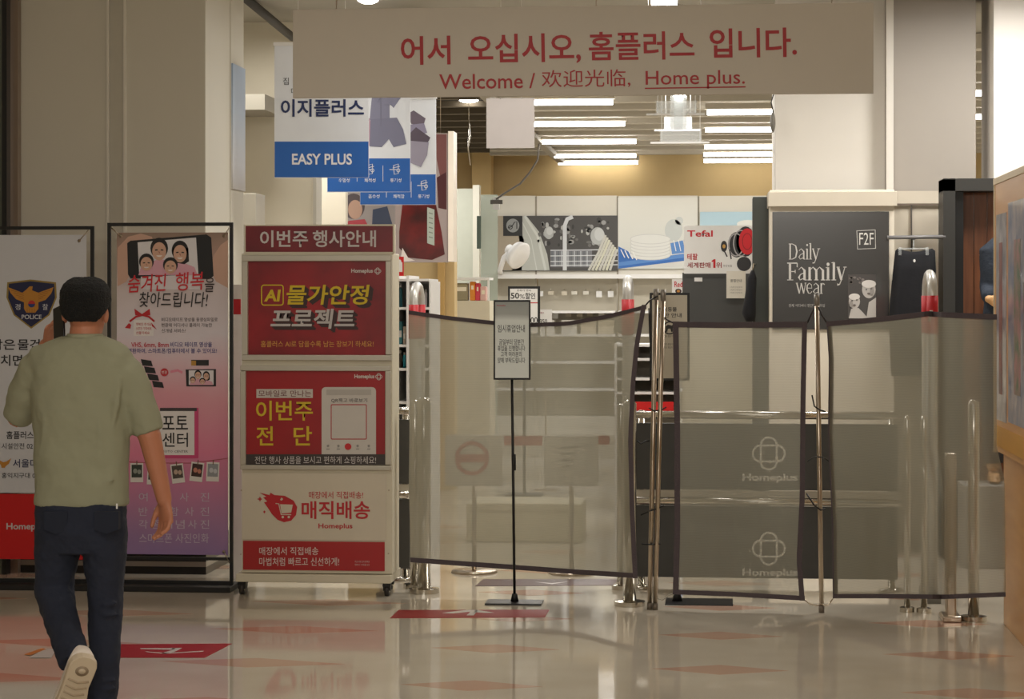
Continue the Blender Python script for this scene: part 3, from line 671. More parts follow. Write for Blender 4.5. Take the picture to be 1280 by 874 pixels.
# ================================================================ COOKWARE CARD AND GREY PANELS
TY = 15.6
t = thing('grey_display_wall', 'dark grey display wall under the white cookware card', 'display wall', Vector((xw(898, TY), TY, 0)))
mb = MB(); mb.mat(M(70, 70, 68, .5)).box(xw(853, TY), xw(950, TY), TY, TY + .1, zf(404, TY), zf(342, TY)); mb.build('panel', t)
MB().mat(CREAM).box(xw(853, TY), xw(950, TY), TY + .01, TY + .1, 0, zf(404, TY)).build('lower_panel', t)
mb = MB(); mb.mat(WHITE).pbox(868, 347, 878, 352, TY, .01, -.012); mb.build('small_sticker', t)
t = thing('cookware_card', 'white card reading Tefal in red with a picture of red pans', 'card', P(897, 342, TY - .05))
TC = TY - .05
mb = MB(); mb.mat(WHITE).pbox(855, 282, 941, 342, TC, .02); mb.build('sheet', t)
text(t, 'Tefal', 859, 288, 891, 296, TC, (200, 24, 40), .02)
text(t, '테팔', 859, 317, 872, 325, TC, (190, 40, 46), .015)
text(t, '세계판매', 859, 328, 888, 335, TC, (150, 30, 36), .015)
mb = MB(); mb.mat(PR(200, 24, 34)).poly([(891.6, 335), (891.6, 327), (889.6, 327.8), (889.6, 326), (892.4, 324), (894.4, 324), (894.4, 335)], TC, 3); mb.build('numeral_print', t)
text(t, '위', 895, 328, 902, 335, TC, (150, 30, 36), .015)
text(t, '주방용품', 904, 331, 915, 334, TC, (120, 110, 110), .0, res=1)
mb = MB(); mb.mat(PR(44, 42, 44)).disc(921, 306, 11, 16, TC, 2).disc(932, 302, 12, 19, TC, 2).mat(PR(170, 166, 166)).ring(920, 306, 9, 1.5, TC, 3, ry=14).ring(926, 304, 9, 1.5, TC, 4, ry=16)
mb.mat(PR(206, 26, 36)).disc(934, 302, 10.5, 16.5, TC, 5).mat(PR(150, 14, 22)).ring(934, 302, 6, 1, TC, 6, ry=10)
mb.mat(PR(44, 42, 44)).disc(930, 330, 9, 9, TC, 4).disc(905, 308, 4, 7, TC, 3).mat(PR(196, 150, 70)).disc(905, 308, 2, 2.5, TC, 6)
mb.mat(PR(44, 42, 44)).stroke([(905, 313), (909, 321)], 1.6, TC, 4).stroke([(912, 312), (914, 324)], 1.6, TC, 4)
mb.build('pan_print', t)
t = thing('paper_notice', 'white paper notice taped below the cookware card', 'notice', P(920, 372, TY - .03))
mb = MB(); mb.mat(M(226, 220, 206, .6)).pbox(908, 339, 932, 373, TY - .03, .002, -.03); mb.build('sheet', t)
text(t, '품절안내', 913, 349, 927, 353, TY - .03, (80, 76, 70), .0, k=46, res=1)
for i in range(3): text(t, '고객님께 안내드립니다', 912, 358 + i * 3.5, 928, 360 + i * 3.5, TY - .03, (130, 124, 116), .0, k=46, res=1)
t = thing('dark_partition_slab', 'tall dark grey slab between the cookware card and family clothing poster', 'partition', Vector((xw(951, 14.6), 14.6, 0)))
mb = MB(); mb.mat(M(62, 65, 60, .5)).box(xw(941, 14.6), xw(961, 14.6), 14.6, 14.9, 0, zf(250, 14.6)); mb.build('slab', t, bevel=.004)
mb = MB(); mb.mat(BLACK).box(xw(941, 14.6), xw(961, 14.6), 14.59, 14.91, 0, .08); mb.build('kick_plate', t)
t = thing('hanging_black_top', 'black garment hanging before the dark slab', 'garment', P(938, 400, 14.5))
mb = MB(); mb.mat(M(18, 18, 22, .9)).ring_loft([[(c_.x + rx * math.cos(a_), c_.y + ry * math.sin(a_), c_.z) for a_ in [k * math.pi / 6 for k in range(12)]] for c_, rx, ry in
    [(P(941, 338, 14.5), .01, .02), (P(940, 348, 14.5), .03, .05), (P(938, 370, 14.5), .035, .07), (P(936, 392, 14.5), .045, .08), (P(938, 402, 14.5), .03, .06)]]); mb.build('cloth', t)
mb = MB(); mb.mat(STEEL).tube([P(941, 338, 14.5), P(942, 330, 14.5), P(944, 330, 14.59)], .004, 6); mb.build('hook', t)
t = thing('bright_fixture_card', 'small red and white card at the foot of the cookware display', 'card', P(861, 370, 15.5))
mb = MB(); mb.mat(WHITE).pbox(840, 349, 853, 367, 15.5, .01); mb.build('card', t)
MB().mat(STEEL).box(xw(846, 15.51), xw(847.5, 15.51), 15.511, 15.53, 0, zf(366, 15.5)).build('stem', t); MB().mat(STEEL).box(xw(841, 15.51), xw(852, 15.51), 15.48, 15.58, 0, .012).build('foot', t)
text(t, 'Red', 843, 352, 853, 359, 15.5, (200, 30, 50), .01); mb = MB(); mb.mat(PR(60, 40, 40)).disc(848, 364, 4, 3, 15.5, 2).mat(PR(190, 130, 50)).disc(848, 364, 2, 1.5, 15.5, 3); mb.build('dish_print', t)

# ================================================================ FAMILY CLOTHING POSTER
DY = 14.3
t = thing('clothing_poster_stand', 'cream stand with a glossy dark poster reading Daily Family wear', 'poster', Vector((xw(1040, DY), DY, 0)))
mb = MB(); mb.mat(M(226, 216, 198, .5)).box(xw(962, DY), xw(1118, DY), DY, DY + .45, 0, zf(242, DY)); mb.build('stand', t, bevel=.004)
mb = MB(); mb.mat(M(206, 196, 178, .5)).pbox(960, 240, 1121, 258, DY, .47, -.03); mb.build('top_band', t, bevel=.004)
mb = MB(); mb.mat(M(46, 44, 42, .22, coat=.6, nz=.15, scale=2)).pbox(965.5, 265, 1111, 412, DY, .01, -.012); mb.build('poster_sheet', t)
DK = DY - .012
LT = PR(196, 192, 186)
mb = MB(); mb.mat(LT)
def serif(mb, w_, x, base, xh, cap, sw, thin, Y, k):
    # condensed serif capitals and small letters drawn as strokes; returns end x
    for ch in w_:
        if ch == 'D':
            W_ = xh * .78; mb.stroke([(x + sw, base - cap), (x + sw, base)], sw, Y, k); mb.stroke([(x, base), (x + W_ * .5, base)], thin, Y, k); mb.stroke([(x, base - cap), (x + W_ * .5, base - cap)], thin, Y, k)
            mb.stroke([(x + W_ * .45, base - cap), (x + W_ * .85, base - cap * .88), (x + W_, base - cap * .5), (x + W_ * .85, base - cap * .12), (x + W_ * .45, base)], [thin, sw * .8, sw * 1.1, sw * .8, thin], Y, k + 1); x += W_ + sw * 1.2
        elif ch == 'F':
            W_ = xh * .78; mb.stroke([(x + sw * 1.2, base - cap), (x + sw * 1.2, base)], sw, Y, k); mb.stroke([(x, base), (x + sw * 2.6, base)], thin, Y, k); mb.stroke([(x, base - cap), (x + W_, base - cap)], thin * 1.4, Y, k)
            mb.stroke([(x + W_, base - cap), (x + W_, base - cap * .76)], thin * 1.2, Y, k); mb.stroke([(x + sw, base - cap * .5), (x + W_ * .8, base - cap * .5)], thin, Y, k); mb.stroke([(x + W_ * .8, base - cap * .6), (x + W_ * .8, base - cap * .4)], thin, Y, k); x += W_ + sw * .4
        elif ch == 'a':
            W_ = xh * .5; mb.stroke([(x + W_ * .1, base - xh * .8), (x + W_ * .5, base - xh), (x + W_, base - xh * .75), (x + W_, base)], [thin, thin, sw, sw], Y, k)
            mb.stroke([(x + W_, base - xh * .58), (x + W_ * .35, base - xh * .42), (x + sw * .3, base - xh * .2), (x + W_ * .3, base), (x + W_, base - xh * .15)], [thin, thin, sw * .8, thin, thin], Y, k + 1); mb.stroke([(x + W_, base), (x + W_ + sw, base)], thin, Y, k); x += W_ + sw * 1.5
        elif ch in 'il':
            top = xh if ch == 'i' else cap * 1.05
            mb.stroke([(x + sw, base - top), (x + sw, base)], sw, Y, k); mb.stroke([(x, base), (x + sw * 2, base)], thin, Y, k); mb.stroke([(x, base - top + thin * .7), (x + sw, base - top)], thin, Y, k)
            if ch == 'i': mb.disc(x + sw, base - cap * .93, sw * .65, sw * .75, Y, k, n=12)
            x += sw * 2.5
        elif ch == 'y':
            W_ = xh * .58; mb.stroke([(x + sw * .3, base - xh), (x + W_ * .55, base)], sw, Y, k); mb.stroke([(x + W_ * 1.02, base - xh), (x + W_ * .55, base), (x + W_ * .3, base + xh * .36), (x, base + xh * .36)], [thin, thin, thin, sw], Y, k + 1)
            mb.stroke([(x - sw * .3, base - xh), (x + sw, base - xh)], thin, Y, k); mb.stroke([(x + W_ * .8, base - xh), (x + W_ * 1.25, base - xh)], thin, Y, k); x += W_ + sw
        elif ch == 'm':
            W_ = xh * .52
            mb.stroke([(x + sw * .7, base - xh), (x + sw * .7, base)], sw, Y, k)
            for q in (0, 1):
                xx = x + sw * .7 + q * W_; mb.stroke([(xx, base - xh * .75), (xx + W_ * .5, base - xh), (xx + W_, base - xh * .75), (xx + W_, base)], [thin, thin, sw, sw], Y, k + 1)
            for q in (0, 1, 2): xx = x + sw * .7 + q * W_; mb.stroke([(xx - sw * .9, base), (xx + sw * .9, base)], thin, Y, k + 2)
            x += 2 * W_ + sw * 1.9
        elif ch == 'w':
            W_ = xh * .42
            for q in (0, 1): xx = x + q * W_; mb.stroke([(xx, base - xh), (xx + W_ * .6, base)], sw, Y, k); mb.stroke([(xx + W_ * .6, base), (xx + W_, base - xh)], thin, Y, k + 1)
            mb.stroke([(x - sw * .7, base - xh), (x + sw * .8, base - xh)], thin, Y, k); mb.stroke([(x + 2 * W_ - sw * .7, base - xh), (x + 2 * W_ + sw * .7, base - xh)], thin, Y, k); x += 2 * W_ + sw * .9
        elif ch == 'e':
            W_ = xh * .5; mb.stroke([(x + W_ * .1, base - xh * .52), (x + W_, base - xh * .52), (x + W_ * .9, base - xh * .85), (x + W_ * .5, base - xh), (x + W_ * .12, base - xh * .8), (x + W_ * .05, base - xh * .4), (x + W_ * .35, base - xh * .04), (x + W_ * .7, base), (x + W_, base - xh * .2)], [thin, thin, thin, thin, sw, sw, sw * .8, thin, thin], Y, k); x += W_ + sw
        elif ch == 'r':
            W_ = xh * .36; mb.stroke([(x + sw * .7, base - xh), (x + sw * .7, base)], sw, Y, k); mb.stroke([(x - sw * .2, base), (x + sw * 1.8, base)], thin, Y, k); mb.stroke([(x + sw * .7, base - xh * .7), (x + W_ * .7, base - xh), (x + W_ + sw * .4, base - xh * .85)], [thin, thin, sw], Y, k + 1); x += W_ + sw
    return x
serif(mb, 'Daily', 986, 324, 13, 19, 1.7, .8, DK, 3)
serif(mb, 'Family', 984, 350, 16, 21, 2.9, 1.0, DK, 3)
serif(mb, 'wear', 996, 367, 13, 18, 1.6, .8, DK, 3)
mb.build('lettering', t)
text(t, '전체 어디서나 편안한 스타일', 986, 380, 1031, 384, DK, (176, 172, 166), .0, res=1)
text(t, 'F2F', 1074, 291, 1092, 306, DK, (206, 202, 196), .0)
mb = MB(); mb.mat(LT).stroke([(1071, 288.5), (1094, 287.5), (1094.5, 310.5), (1072, 311.5)], 1, DK, 3, True); mb.build('logo_frame', t)
mb = MB(); mb.mat(PR(74, 70, 68)).rect(1060, 343, 1095, 398, DK, 2)
mb.mat(PR(186, 180, 174)); mb.disc(1068, 377, 7, 9, DK, 4).disc(1086, 362, 8.5, 11, DK, 3).poly([(1061, 398), (1064, 386), (1073, 385), (1079, 391), (1085, 398)], DK, 5).poly([(1083, 398), (1086, 378), (1095, 372), (1095, 398)], DK, 4)
mb.mat(PR(214, 208, 202)).disc(1086, 355, 9, 5, DK, 5).disc(1068, 371, 7, 4, DK, 6)
mb.mat(PR(70, 64, 62)); [mb.disc(x_, y_, 1.1, .8, DK, 8, n=8) for x_, y_ in ((1065, 376), (1071, 375), (1083, 362), (1089, 361))]; mb.mat(PR(110, 100, 96)).disc(1068, 381.5, 2, 1.2, DK, 8, n=10).disc(1086, 367, 2.2, 1.2, DK, 8, n=10).mat(PR(150, 144, 138)).disc(1064, 380, 2.4, 4, DK, 7, n=12).disc(1090, 364, 2.6, 5, DK, 7, n=12)
mb.mat(PR(120, 112, 108)); [mb.disc(1062 + random.random() * 24, 346 + random.random() * 8, 2, 1.5, DK, 3, n=8) for _ in range(12)]
mb.build('photo_print', t)

# clothing fixture with hanging trousers
HY = 14.55
t = thing('garment_wall', 'cream wall fixture with a grey hanging bar beside the dark doorway', 'display wall', Vector((xw(1150, HY), HY, 0)))
mb = MB(); mb.mat(M(206, 196, 178, .6)).box(xw(1119, HY), xw(1182, HY), HY + .2, HY + .25, 0, zf(242, HY)); mb.build('panel', t)
mb = MB(); mb.mat(M(110, 96, 84, .6)).pbox(1119, 253, 1182, 255, HY, .02, .17); mb.build('dark_line_strip', t)  # thin dark line near the top of the panel
mb = MB(); mb.mat(M(84, 78, 72, .6)).pbox(1141.5, 255, 1143, 400, HY, .02, .17); mb.build('slotted_upright', t)
mb = MB(); mb.mat(M(128, 126, 126, .4)).tube([P(1109, 297, HY - .34), P(1182, 296, HY - .34)], .012, 12); mb.build('hanging_bar', t)
mb = MB(); mb.mat(M(128, 126, 126, .4)).tube([P(1142, 297, HY - .34), P(1142, 297, HY + .2)], .016, 10); mb.build('bracket', t)
t = thing('hanging_trousers', 'black trousers clipped on a clear hanger below the grey bar', 'trousers', P(1142, 400, HY - .1))
mb = MB(); mb.mat(M(17, 17, 22, .9, bump=.2, bscale=20))
R_ = []
for py, x0, x1, dd in ((313, 1122, 1165, .02), (316, 1119, 1169, .035), (340, 1116, 1170, .05), (370, 1113, 1167, .055), (400, 1111, 1164, .06), (470, 1114, 1160, .06)):
    a, b = P(x0, py, HY - .36), P(x1, py, HY - .36); c = (a + b) / 2; rx = (b.x - a.x) / 2
    R_.append([(c.x + rx * math.copysign(abs(math.cos(q)) ** .6, math.cos(q)), c.y + dd * math.sin(q) * (1 + .3 * math.sin(5 * q)), c.z + (.012 * math.cos(2 * q) if py < 317 else 0)) for q in [k * math.pi / 14 for k in range(28)]])
mb.ring_loft(R_); mb.build('cloth', t)
mb = MB(); mb.mat(ACRYL).tube([P(1124, 311, HY - .36), P(1160, 311, HY - .36)], .006, 6).tube([P(1142, 311, HY - .36), P(1142, 300, HY - .35)], .004, 6)
for px in (1125, 1159): mb.pbox(px - 2, 309, px + 2, 319, HY - .40, .03)
mb.build('hanger', t)
mb = MB(); mb.mat(WHITE).disc(1143, 326, 1.5, 2, HY - .425, 1); mb.build('small_tag', t)
# dark doorway with wood behind
t = structure(bpy.data.objects.new('door_1', None)); COL.objects.link(t); t.location = (xw(1215, 14.2), 14.2, 0)
FR = M(48, 47, 44, .5)
a, b = xw(1179, 14.2), xw(1290, 14.2)
mb = MB(); mb.mat(FR).box(a, a + .075, 14.2, 14.5, 0, zf(230, 14.2)); mb.build('door_frame', t)
mb = MB(); mb.mat(FR).box(a, b, 14.2, 14.5, zf(244, 14.2), zf(229, 14.2)); mb.build('door_frame', t)
mb = MB(); mb.mat(BLACK).box(a + .075, a + .13, 14.25, 14.5, 0, zf(244, 14.2)); mb.build('door_frame', t)
WD = wood_mat('dark_red_wood', (104, 62, 40), (140, 88, 58), 5, .4)
pw = (b - a - .13) / 5
for i in range(5):
    mb = MB(); mb.mat(WD).box(a + .13 + i * pw + .002, a + .13 + (i + 1) * pw - .002, 14.42, 14.46, 0, zf(244, 14.2)); mb.build('wood_panel', t)

# ================================================================ GATE LINE: grey boards on chrome rails
GL = 12.55
GREY = M(74, 73, 71, .45, nz=.05)
def gate(px0, px1, Y, label, logos=()):
    a, b = xw(px0, Y), xw(px1, Y)
    t = thing('gate_barrier', label, 'barrier', Vector(((a + b) / 2, Y, 0)))
    zt = zf(516, 12.2)
    s = lambda z0, z1, n_, m_, d0=0, d1=.03: MB().mat(m_).box(a, b, Y + d0, Y + d1, z0, z1).build(n_, t)
    s(.56, .93, 'grey_board', GREY); s(.07, .47, 'grey_board', GREY)
    s(.475, .555, 'white_band', M(206, 198, 182, .5), .005, .02)
    for z in (.98, .50):
        MB().mat(CHROME).tube([(a, Y - .04, z), (b, Y - .04, z)], .022, 14).build('rail', t)
    for x in (a + .03, b - .03):
        MB().mat(CHROME).tube([(x, Y + .05, .012), (x, Y + .05, 1.0)], .02, 12).build('post', t)
        MB().mat(CHROME).hloft([((x, Y + .05, 0), .07, .07), ((x, Y + .05, .012), .07, .07), ((x, Y + .05, .02), .03, .03)], 18).build('foot', t)
    for lx, ly in logos:
        m_ = MB(); m_.mat(PR(236, 234, 226)); clover(m_, lx, ly, 20, 2.8, Y, 3); m_.build('clover_mark', t)
        text(t, 'Homeplus', lx - 33, ly + 25, lx + 36, ly + 37, Y, (246, 244, 238), .03)
    return t
gate(795, 1122, GL, 'long grey chrome railed gate with two clover marks behind the narrow mesh screen', ((961, 567), (961, 686)))
gate(470, 512, GL + .25, 'short grey gate piece between the red kiosk and the wide mesh screen')
def bollard(px, pyb, pyt, rpx, label, name='chrome_post', sq=False):
    p = FP(px, pyb - 4); r = rpx / F * p.y; h = P(px, pyt, p.y).z
    t = thing(name, label, 'post', p)
    if sq:
        MB().mat(STEEL).box(p.x - r, p.x + r, p.y - .05, p.y + .05, .02, h).build('column', t, bevel=.008)
        MB().mat(STEEL).box(p.x - r * 1.9, p.x + r * 1.9, p.y - .1, p.y + .1, 0, .03).build('foot', t, bevel=.006)
    else:
        MB().mat(CHROME).hloft([((p.x, p.y, .02), r, r), ((p.x, p.y, h - .02), r, r), ((p.x, p.y, h), r * .7, r * .7)], 24).build('column', t)
        MB().mat(CHROME).hloft([((p.x, p.y, 0), r * 2.3, r * 2.3), ((p.x, p.y, .024), r * 2.3, r * 2.3), ((p.x, p.y, .030), r * 1.2, r * 1.2)], 32, sm=False).build('foot', t)
    return t
bollard(530, 745, 497, 8.5, 'thick chrome post at the left foot of the wide mesh screen')
bollard(519, 739, 500, 6.5, 'slimmer chrome post just behind the left thick chrome post')
bollard(787, 761, 500, 8.5, 'chrome post under the right corner of the wide mesh screen')
bollard(776, 741, 505, 5, 'thin chrome post farther back beside the right corner post')
bollard(1134, 769, 520, 4, 'thin chrome post under the wide right mesh, left of a pair')
bollard(1155, 770, 520, 4, 'thin chrome post under the wide right mesh, right of the thin pair')
bollard(1188, 779, 566, 6, 'square bronze toned post with a block foot under the right mesh', sq=True)
bollard(1217, 780, 500, 7, 'round bronze toned post nearest the wooden partition')
# anti-theft pedestals: seen edge-on, red sleeve near the rounded top
def pedestal(px, pytop, Y, label):
    c = P(px, pytop, Y); x = c.x; r = .027
    t = thing('security_pedestal', label, 'pedestal', (x, Y, 0), 'anti theft pedestals by the gates')
    z = c.z
    pts = [(x, Y, .03), (x, Y, z - .12)] + [(x, Y + .16 - .16 * math.cos(a_), z - .12 + .10 * math.sin(a_)) for a_ in [math.pi * k / 8 for k in range(1, 8)]] + [(x, Y + .32, z - .12), (x, Y + .32, .03)]
    MB().mat(M(206, 204, 198, .3, .3)).tube(pts, r, 12).build('hoop', t)
    for yy in (Y, Y + .32):
        MB().mat(PR(190, 20, 30)).tube([(x, yy, z - .34), (x, yy, z - .135)], r + .003, 14).build('red_sleeve', t)
    MB().mat(M(120, 120, 116, .4)).box(x - .04, x + .04, Y - .06, Y + .38, 0, .04).build('foot', t)
    MB().mat(M(180, 184, 180, .4)).box(x - .006, x + .006, Y + .02, Y + .30, .3, z - .4).build('infill_panel', t)
pedestal(783.5, 345, 12.9, 'anti theft pedestal with a red sleeve above the right end of the wide mesh')
pedestal(1165.5, 338, 12.15, 'anti theft pedestal with a red sleeve left of the dark doorway')
pedestal(517, 353, 13.4, 'anti theft pedestal with a red sleeve beside the red kiosk')

# boards seen dimly through the wide mesh
NB = 13.2
def aboard(px0, py0, px1, py1, label):
    t = thing('notice_board', label, 'sign', Vector((xw((px0 + px1) / 2, NB), NB, 0)))
    MB().mat(M(226, 220, 208, .5)).pbox(px0, py0, px1, py1, NB, .02).build('board', t)
    x = (xw(px0, NB) + xw(px1, NB)) / 2
    MB().mat(STEEL).tube([(x, NB + .035, .01), (x, NB + .035, zf(py1, NB) + .1)], .014, 10).build('pole', t)
    MB().mat(STEEL).hloft([((x, NB + .035, 0), .14, .14), ((x, NB + .035, .015), .13, .13)], 20).build('foot', t)
    return t
t = aboard(556, 544, 628, 608, 'white board with a red barred ring behind the wide mesh')
mb = MB(); mb.mat(PR(196, 40, 40)).ring(590, 573, 19, 5, NB, 2).rect(571, 568, 609, 578, NB, 3); mb.mat(PR(230, 226, 220)); mb.build('ring_print', t)
t = aboard(680, 545, 748, 608, 'white notice board with red corners behind the wide mesh')
mb = MB(); mb.mat(PR(196, 50, 50)).rect(630, 545, 678, 557, NB, 2).rect(748, 545, 762, 556, NB, 2).mat(PR(120, 116, 110)); [mb.stroke([(700, 560 + i * 8), (722 - 3 * i, 559 + i * 8)], 2, NB, 3) for i in range(4)]
mb.build('notice_print', t)
t = thing('cardboard_box', 'low pale box on the shop floor behind the wide mesh', 'box', FP(652, 678))
p = FP(652, 678); a = P(583, 0, p.y).x; b = P(727, 0, p.y).x
MB().mat(M(200, 190, 160, .7)).box(a, b, p.y, p.y + .5, 0, .26).build('body', t, bevel=.01)
MB().mat(M(180, 168, 140, .7)).box(a + .02, b - .02, p.y - .002, p.y + .1, .20, .215).build('tape', t)

# ================================================================ SCREEN FENCE: three mesh cloths on poles
def grid_cloth(name, label, tl_bl, tr_br, Yl, Yr, nx, top, bot, left, right, bulge, hemw, hems):
    """cloth whose outline is given by functions of the photo outline; world mesh with slight folds"""
    pass
def lerp_path(path, f):
    # path list of (x, y) by f in 0..1 measured along its length
    L_ = [0]
    for i in range(1, len(path)): L_.append(L_[-1] + math.hypot(path[i][0] - path[i - 1][0], path[i][1] - path[i - 1][1]))
    d = f * L_[-1]
    for i in range(1, len(path)):
        if d <= L_[i] + 1e-9:
            q = (d - L_[i - 1]) / max(1e-9, L_[i] - L_[i - 1]); return (path[i - 1][0] + (path[i][0] - path[i - 1][0]) * q, path[i - 1][1] + (path[i][1] - path[i - 1][1]) * q)
    return path[-1]
HEM = M(82, 72, 76, .8, bump=.2, bscale=120, name='dark_webbing')
def screen(label, top, bottom, left, right, Yl, Yr, hems, fold, seed):
    rnd = random.Random(seed); nx, ny = 40, 30
    def pt(i, j):
        u, v = i / nx, j / ny
        a, b = lerp_path(top, u), lerp_path(bottom, u); l, r = lerp_path(left, v), lerp_path(right, v)
        x = (1 - v) * a[0] + v * b[0] + (1 - u) * l[0] + u * r[0] - ((1 - u) * (1 - v) * top[0][0] + u * (1 - v) * top[-1][0] + (1 - u) * v * bottom[0][0] + u * v * bottom[-1][0])
        y = (1 - v) * a[1] + v * b[1] + (1 - u) * l[1] + u * r[1] - ((1 - u) * (1 - v) * top[0][1] + u * (1 - v) * top[-1][1] + (1 - u) * v * bottom[0][1] + u * v * bottom[-1][1])
        Y = Yl + (Yr - Yl) * u + fold(u, v)
        return P(x, y, Y)
    base = pt(nx // 2, ny); base.z = 0
    t = thing('mesh_screen', label, 'screen', base)
    g = [[pt(i, j) for i in range(nx + 1)] for j in range(ny + 1)]
    mb = MB(); mb.mat({1: CLOTH_DENSE, 2: CLOTH_THIN, 3: CLOTH}[seed]); mb.v = [tuple(p) for row in g for p in row]; mb.sm = True
    for j in range(ny):
        for i in range(nx): mb.addf([j * (nx + 1) + i, j * (nx + 1) + i + 1, (j + 1) * (nx + 1) + i + 1, (j + 1) * (nx + 1) + i])
    mb.build('mesh_cloth', t)
    def hem(edge, w_):
        line = {'top': g[0], 'bottom': g[-1], 'left': [r[0] for r in g], 'right': [r[-1] for r in g]}[edge]
        dirv = {'top': Vector((0, 0, -1)), 'bottom': Vector((0, 0, 1)), 'left': Vector((1, 0, 0)), 'right': Vector((-1, 0, 0))}[edge]
        mb = MB(); mb.mat(HEM); R_ = []
        for p in line:
            q = p + dirv * w_
            R_.append([p + Vector((0, -.004, 0)), q + Vector((0, -.004, 0)), q + Vector((0, .004, 0)), p + Vector((0, .004, 0))])
        mb.ring_loft(R_, sm=False); mb.build('hem', t)
    for e, w_ in hems: hem(e, w_)
    return t, g
fa = lambda u, v: .22 * math.sin(math.pi * u) + .02 * math.sin(u * 9 + v * 2) * (.3 + v) + .006 * math.sin(u * 23 + v * 9)
TA, GA = screen('wide mesh screen with a sagging top edge behind the closing notice', [(511, 388), (560, 395), (615, 401), (660, 404), (710, 402), (760, 393), (808, 381)],
    [(513, 703), (640, 712), (720, 718), (797, 723)], [(511, 388), (512, 500), (511, 600), (513, 703)], [(808, 381), (799, 430), (794, 480), (791, 550), (793, 640), (797, 723)], 12.03, 11.64, [('top', .022), ('bottom', .026), ('right', .024)], fa, 1)
fb = lambda u, v: .02 * math.sin(u * 6) * math.sin(v * 4) + .008 * math.sin(u * 17)
TB, GB = screen('narrow mesh screen between the steel pole pair and the single pole', [(841, 402), (900, 403), (1009, 402)], [(841, 743), (920, 746), (1006, 751)],
    [(841, 402), (843, 540), (843, 660), (841, 743)], [(1009, 402), (1007, 500), (1006, 620), (1002, 700), (1006, 751)], 11.72, 11.62, [('top', .030), ('bottom', .024), ('left', .03), ('right', .026)], fb, 2)
fc = lambda u, v: .03 * math.sin(u * 7 + 1) * (.4 + .6 * v) + (.10 * math.exp(-((u - .63) / .03) ** 2))
TC_, GC = screen('wide mesh screen on the right running behind the wooden partition', [(1033, 402), (1100, 396), (1160, 389), (1175, 390), (1246, 393)], [(1041, 748), (1100, 748), (1180, 749), (1257, 746)],
    [(1033, 402), (1036, 450), (1035, 540), (1040, 660), (1041, 748)], [(1246, 393), (1246, 560), (1256, 600), (1257, 746)], 11.60, 11.0, [('top', .026), ('bottom', .022), ('left', .026)], fc, 3)
def pole(top, bot, Y, r, label):
    a, b = P(*top, Y), P(*bot, Y); b.z = max(b.z, .0); b.z = 0
    t = thing('steel_pole', label, 'pole', b)
    MB().mat(STEEL).tube([b, a], r, 16).build('shaft', t)
    q = (a - b).normalized()
    MB().mat(M(150, 145, 138, .4, .6)).tube([a - q * .045, a + q * .012], r + .002, 16).build('top_cap', t)
    MB().mat(M(120, 110, 98, .5, .5)).tube([b, b + q * .035], r + .002, 16).build('foot_cap', t)
    return t
pole((820, 364), (812, 762), FY(812, 762), .0125, 'left steel pole of the tied pair between two mesh screens')
pole((829, 365), (819, 761), FY(812, 762) - .01, .0125, 'right steel pole of the tied pair between two mesh screens')
pole((1021, 371), (1027, 766), FY(1027, 766), .0125, 'single steel pole between the narrow and right mesh screens')
# cable ties and cords
def cord(label, pts, Y, r=.004, m=BLACK):
    t = MB().mat(m).tube([P(x, y, Y) for x, y in pts], r, 6).build('cable_tie', loc=P(*pts[0], Y))
    return tag(t, label, 'tie')
yy = FY(812, 762) - .0155
cord('black cable tie round the pole pair at the upper gate rail', [(811, 510), (818, 514), (828, 512), (833, 509)], yy)
cord('black cable tie round the pole pair at the lower gate rail', [(801, 644), (812, 639), (822, 636), (830, 632)], yy)
cord('black cable tie round the pole pair below the white band', [(802, 680), (812, 681), (826, 680)], yy)
cord('black cord from the top right corner of the wide mesh to the poles', [(805, 384), (812, 376), (822, 370)], yy)
cord('thin black cord hanging from the pole pair', [(811, 385), (812, 420), (814, 441)], yy, .003)
cord('grey cord tying the narrow mesh top left corner to the poles', [(828, 395), (834, 400), (842, 404)], yy, .004, M(60, 54, 54, .7))
cord('pale string at the lower left corner of the narrow mesh', [(820, 748), (828, 750), (836, 744), (842, 742)], yy, .003, M(170, 164, 150, .6))
cord('steel clip cord left of the single pole foot', [(1006, 750), (1012, 755), (1020, 757), (1026, 756)], 11.64, .004, STEEL)
cord('steel clip cord right of the single pole foot', [(1041, 748), (1036, 756), (1030, 757), (1027, 755)], 11.64, .004, STEEL)
cord('dark cord from the single pole top to the narrow mesh', [(1009, 404), (1013, 395), (1018, 384)], 11.65, .005, M(50, 44, 44, .7))
cord('dark cord from the single pole top to the right mesh', [(1034, 404), (1028, 395), (1023, 384)], 11.65, .005, M(50, 44, 44, .7))
cord('black cable tie round the single pole at the upper gate rail', [(1015, 494), (1018, 508), (1024, 512), (1032, 515)], 11.685)
cord('black cable tie round the single pole at the lower gate rail', [(1008, 617), (1018, 632), (1026, 638), (1032, 636)], 11.685)
cord('small black tie at mid height of the single pole', [(1009, 577), (1018, 571), (1030, 572), (1036, 577)], 11.685, .003)
cord('black tie with a white tail beside the wide mesh edge', [(796, 551), (801, 555), (806, 552), (812, 551)], yy, .004)
cord('pale string loop at the lower right corner of the wide mesh', [(797, 722), (801, 726), (806, 733), (803, 735), (799, 727)], 11.64, .003, M(186, 180, 160, .6))
cord('white string on the fold of the right mesh', [(1164, 388), (1164, 394), (1161, 402)], 11.45, .008, M(196, 190, 180, .6))

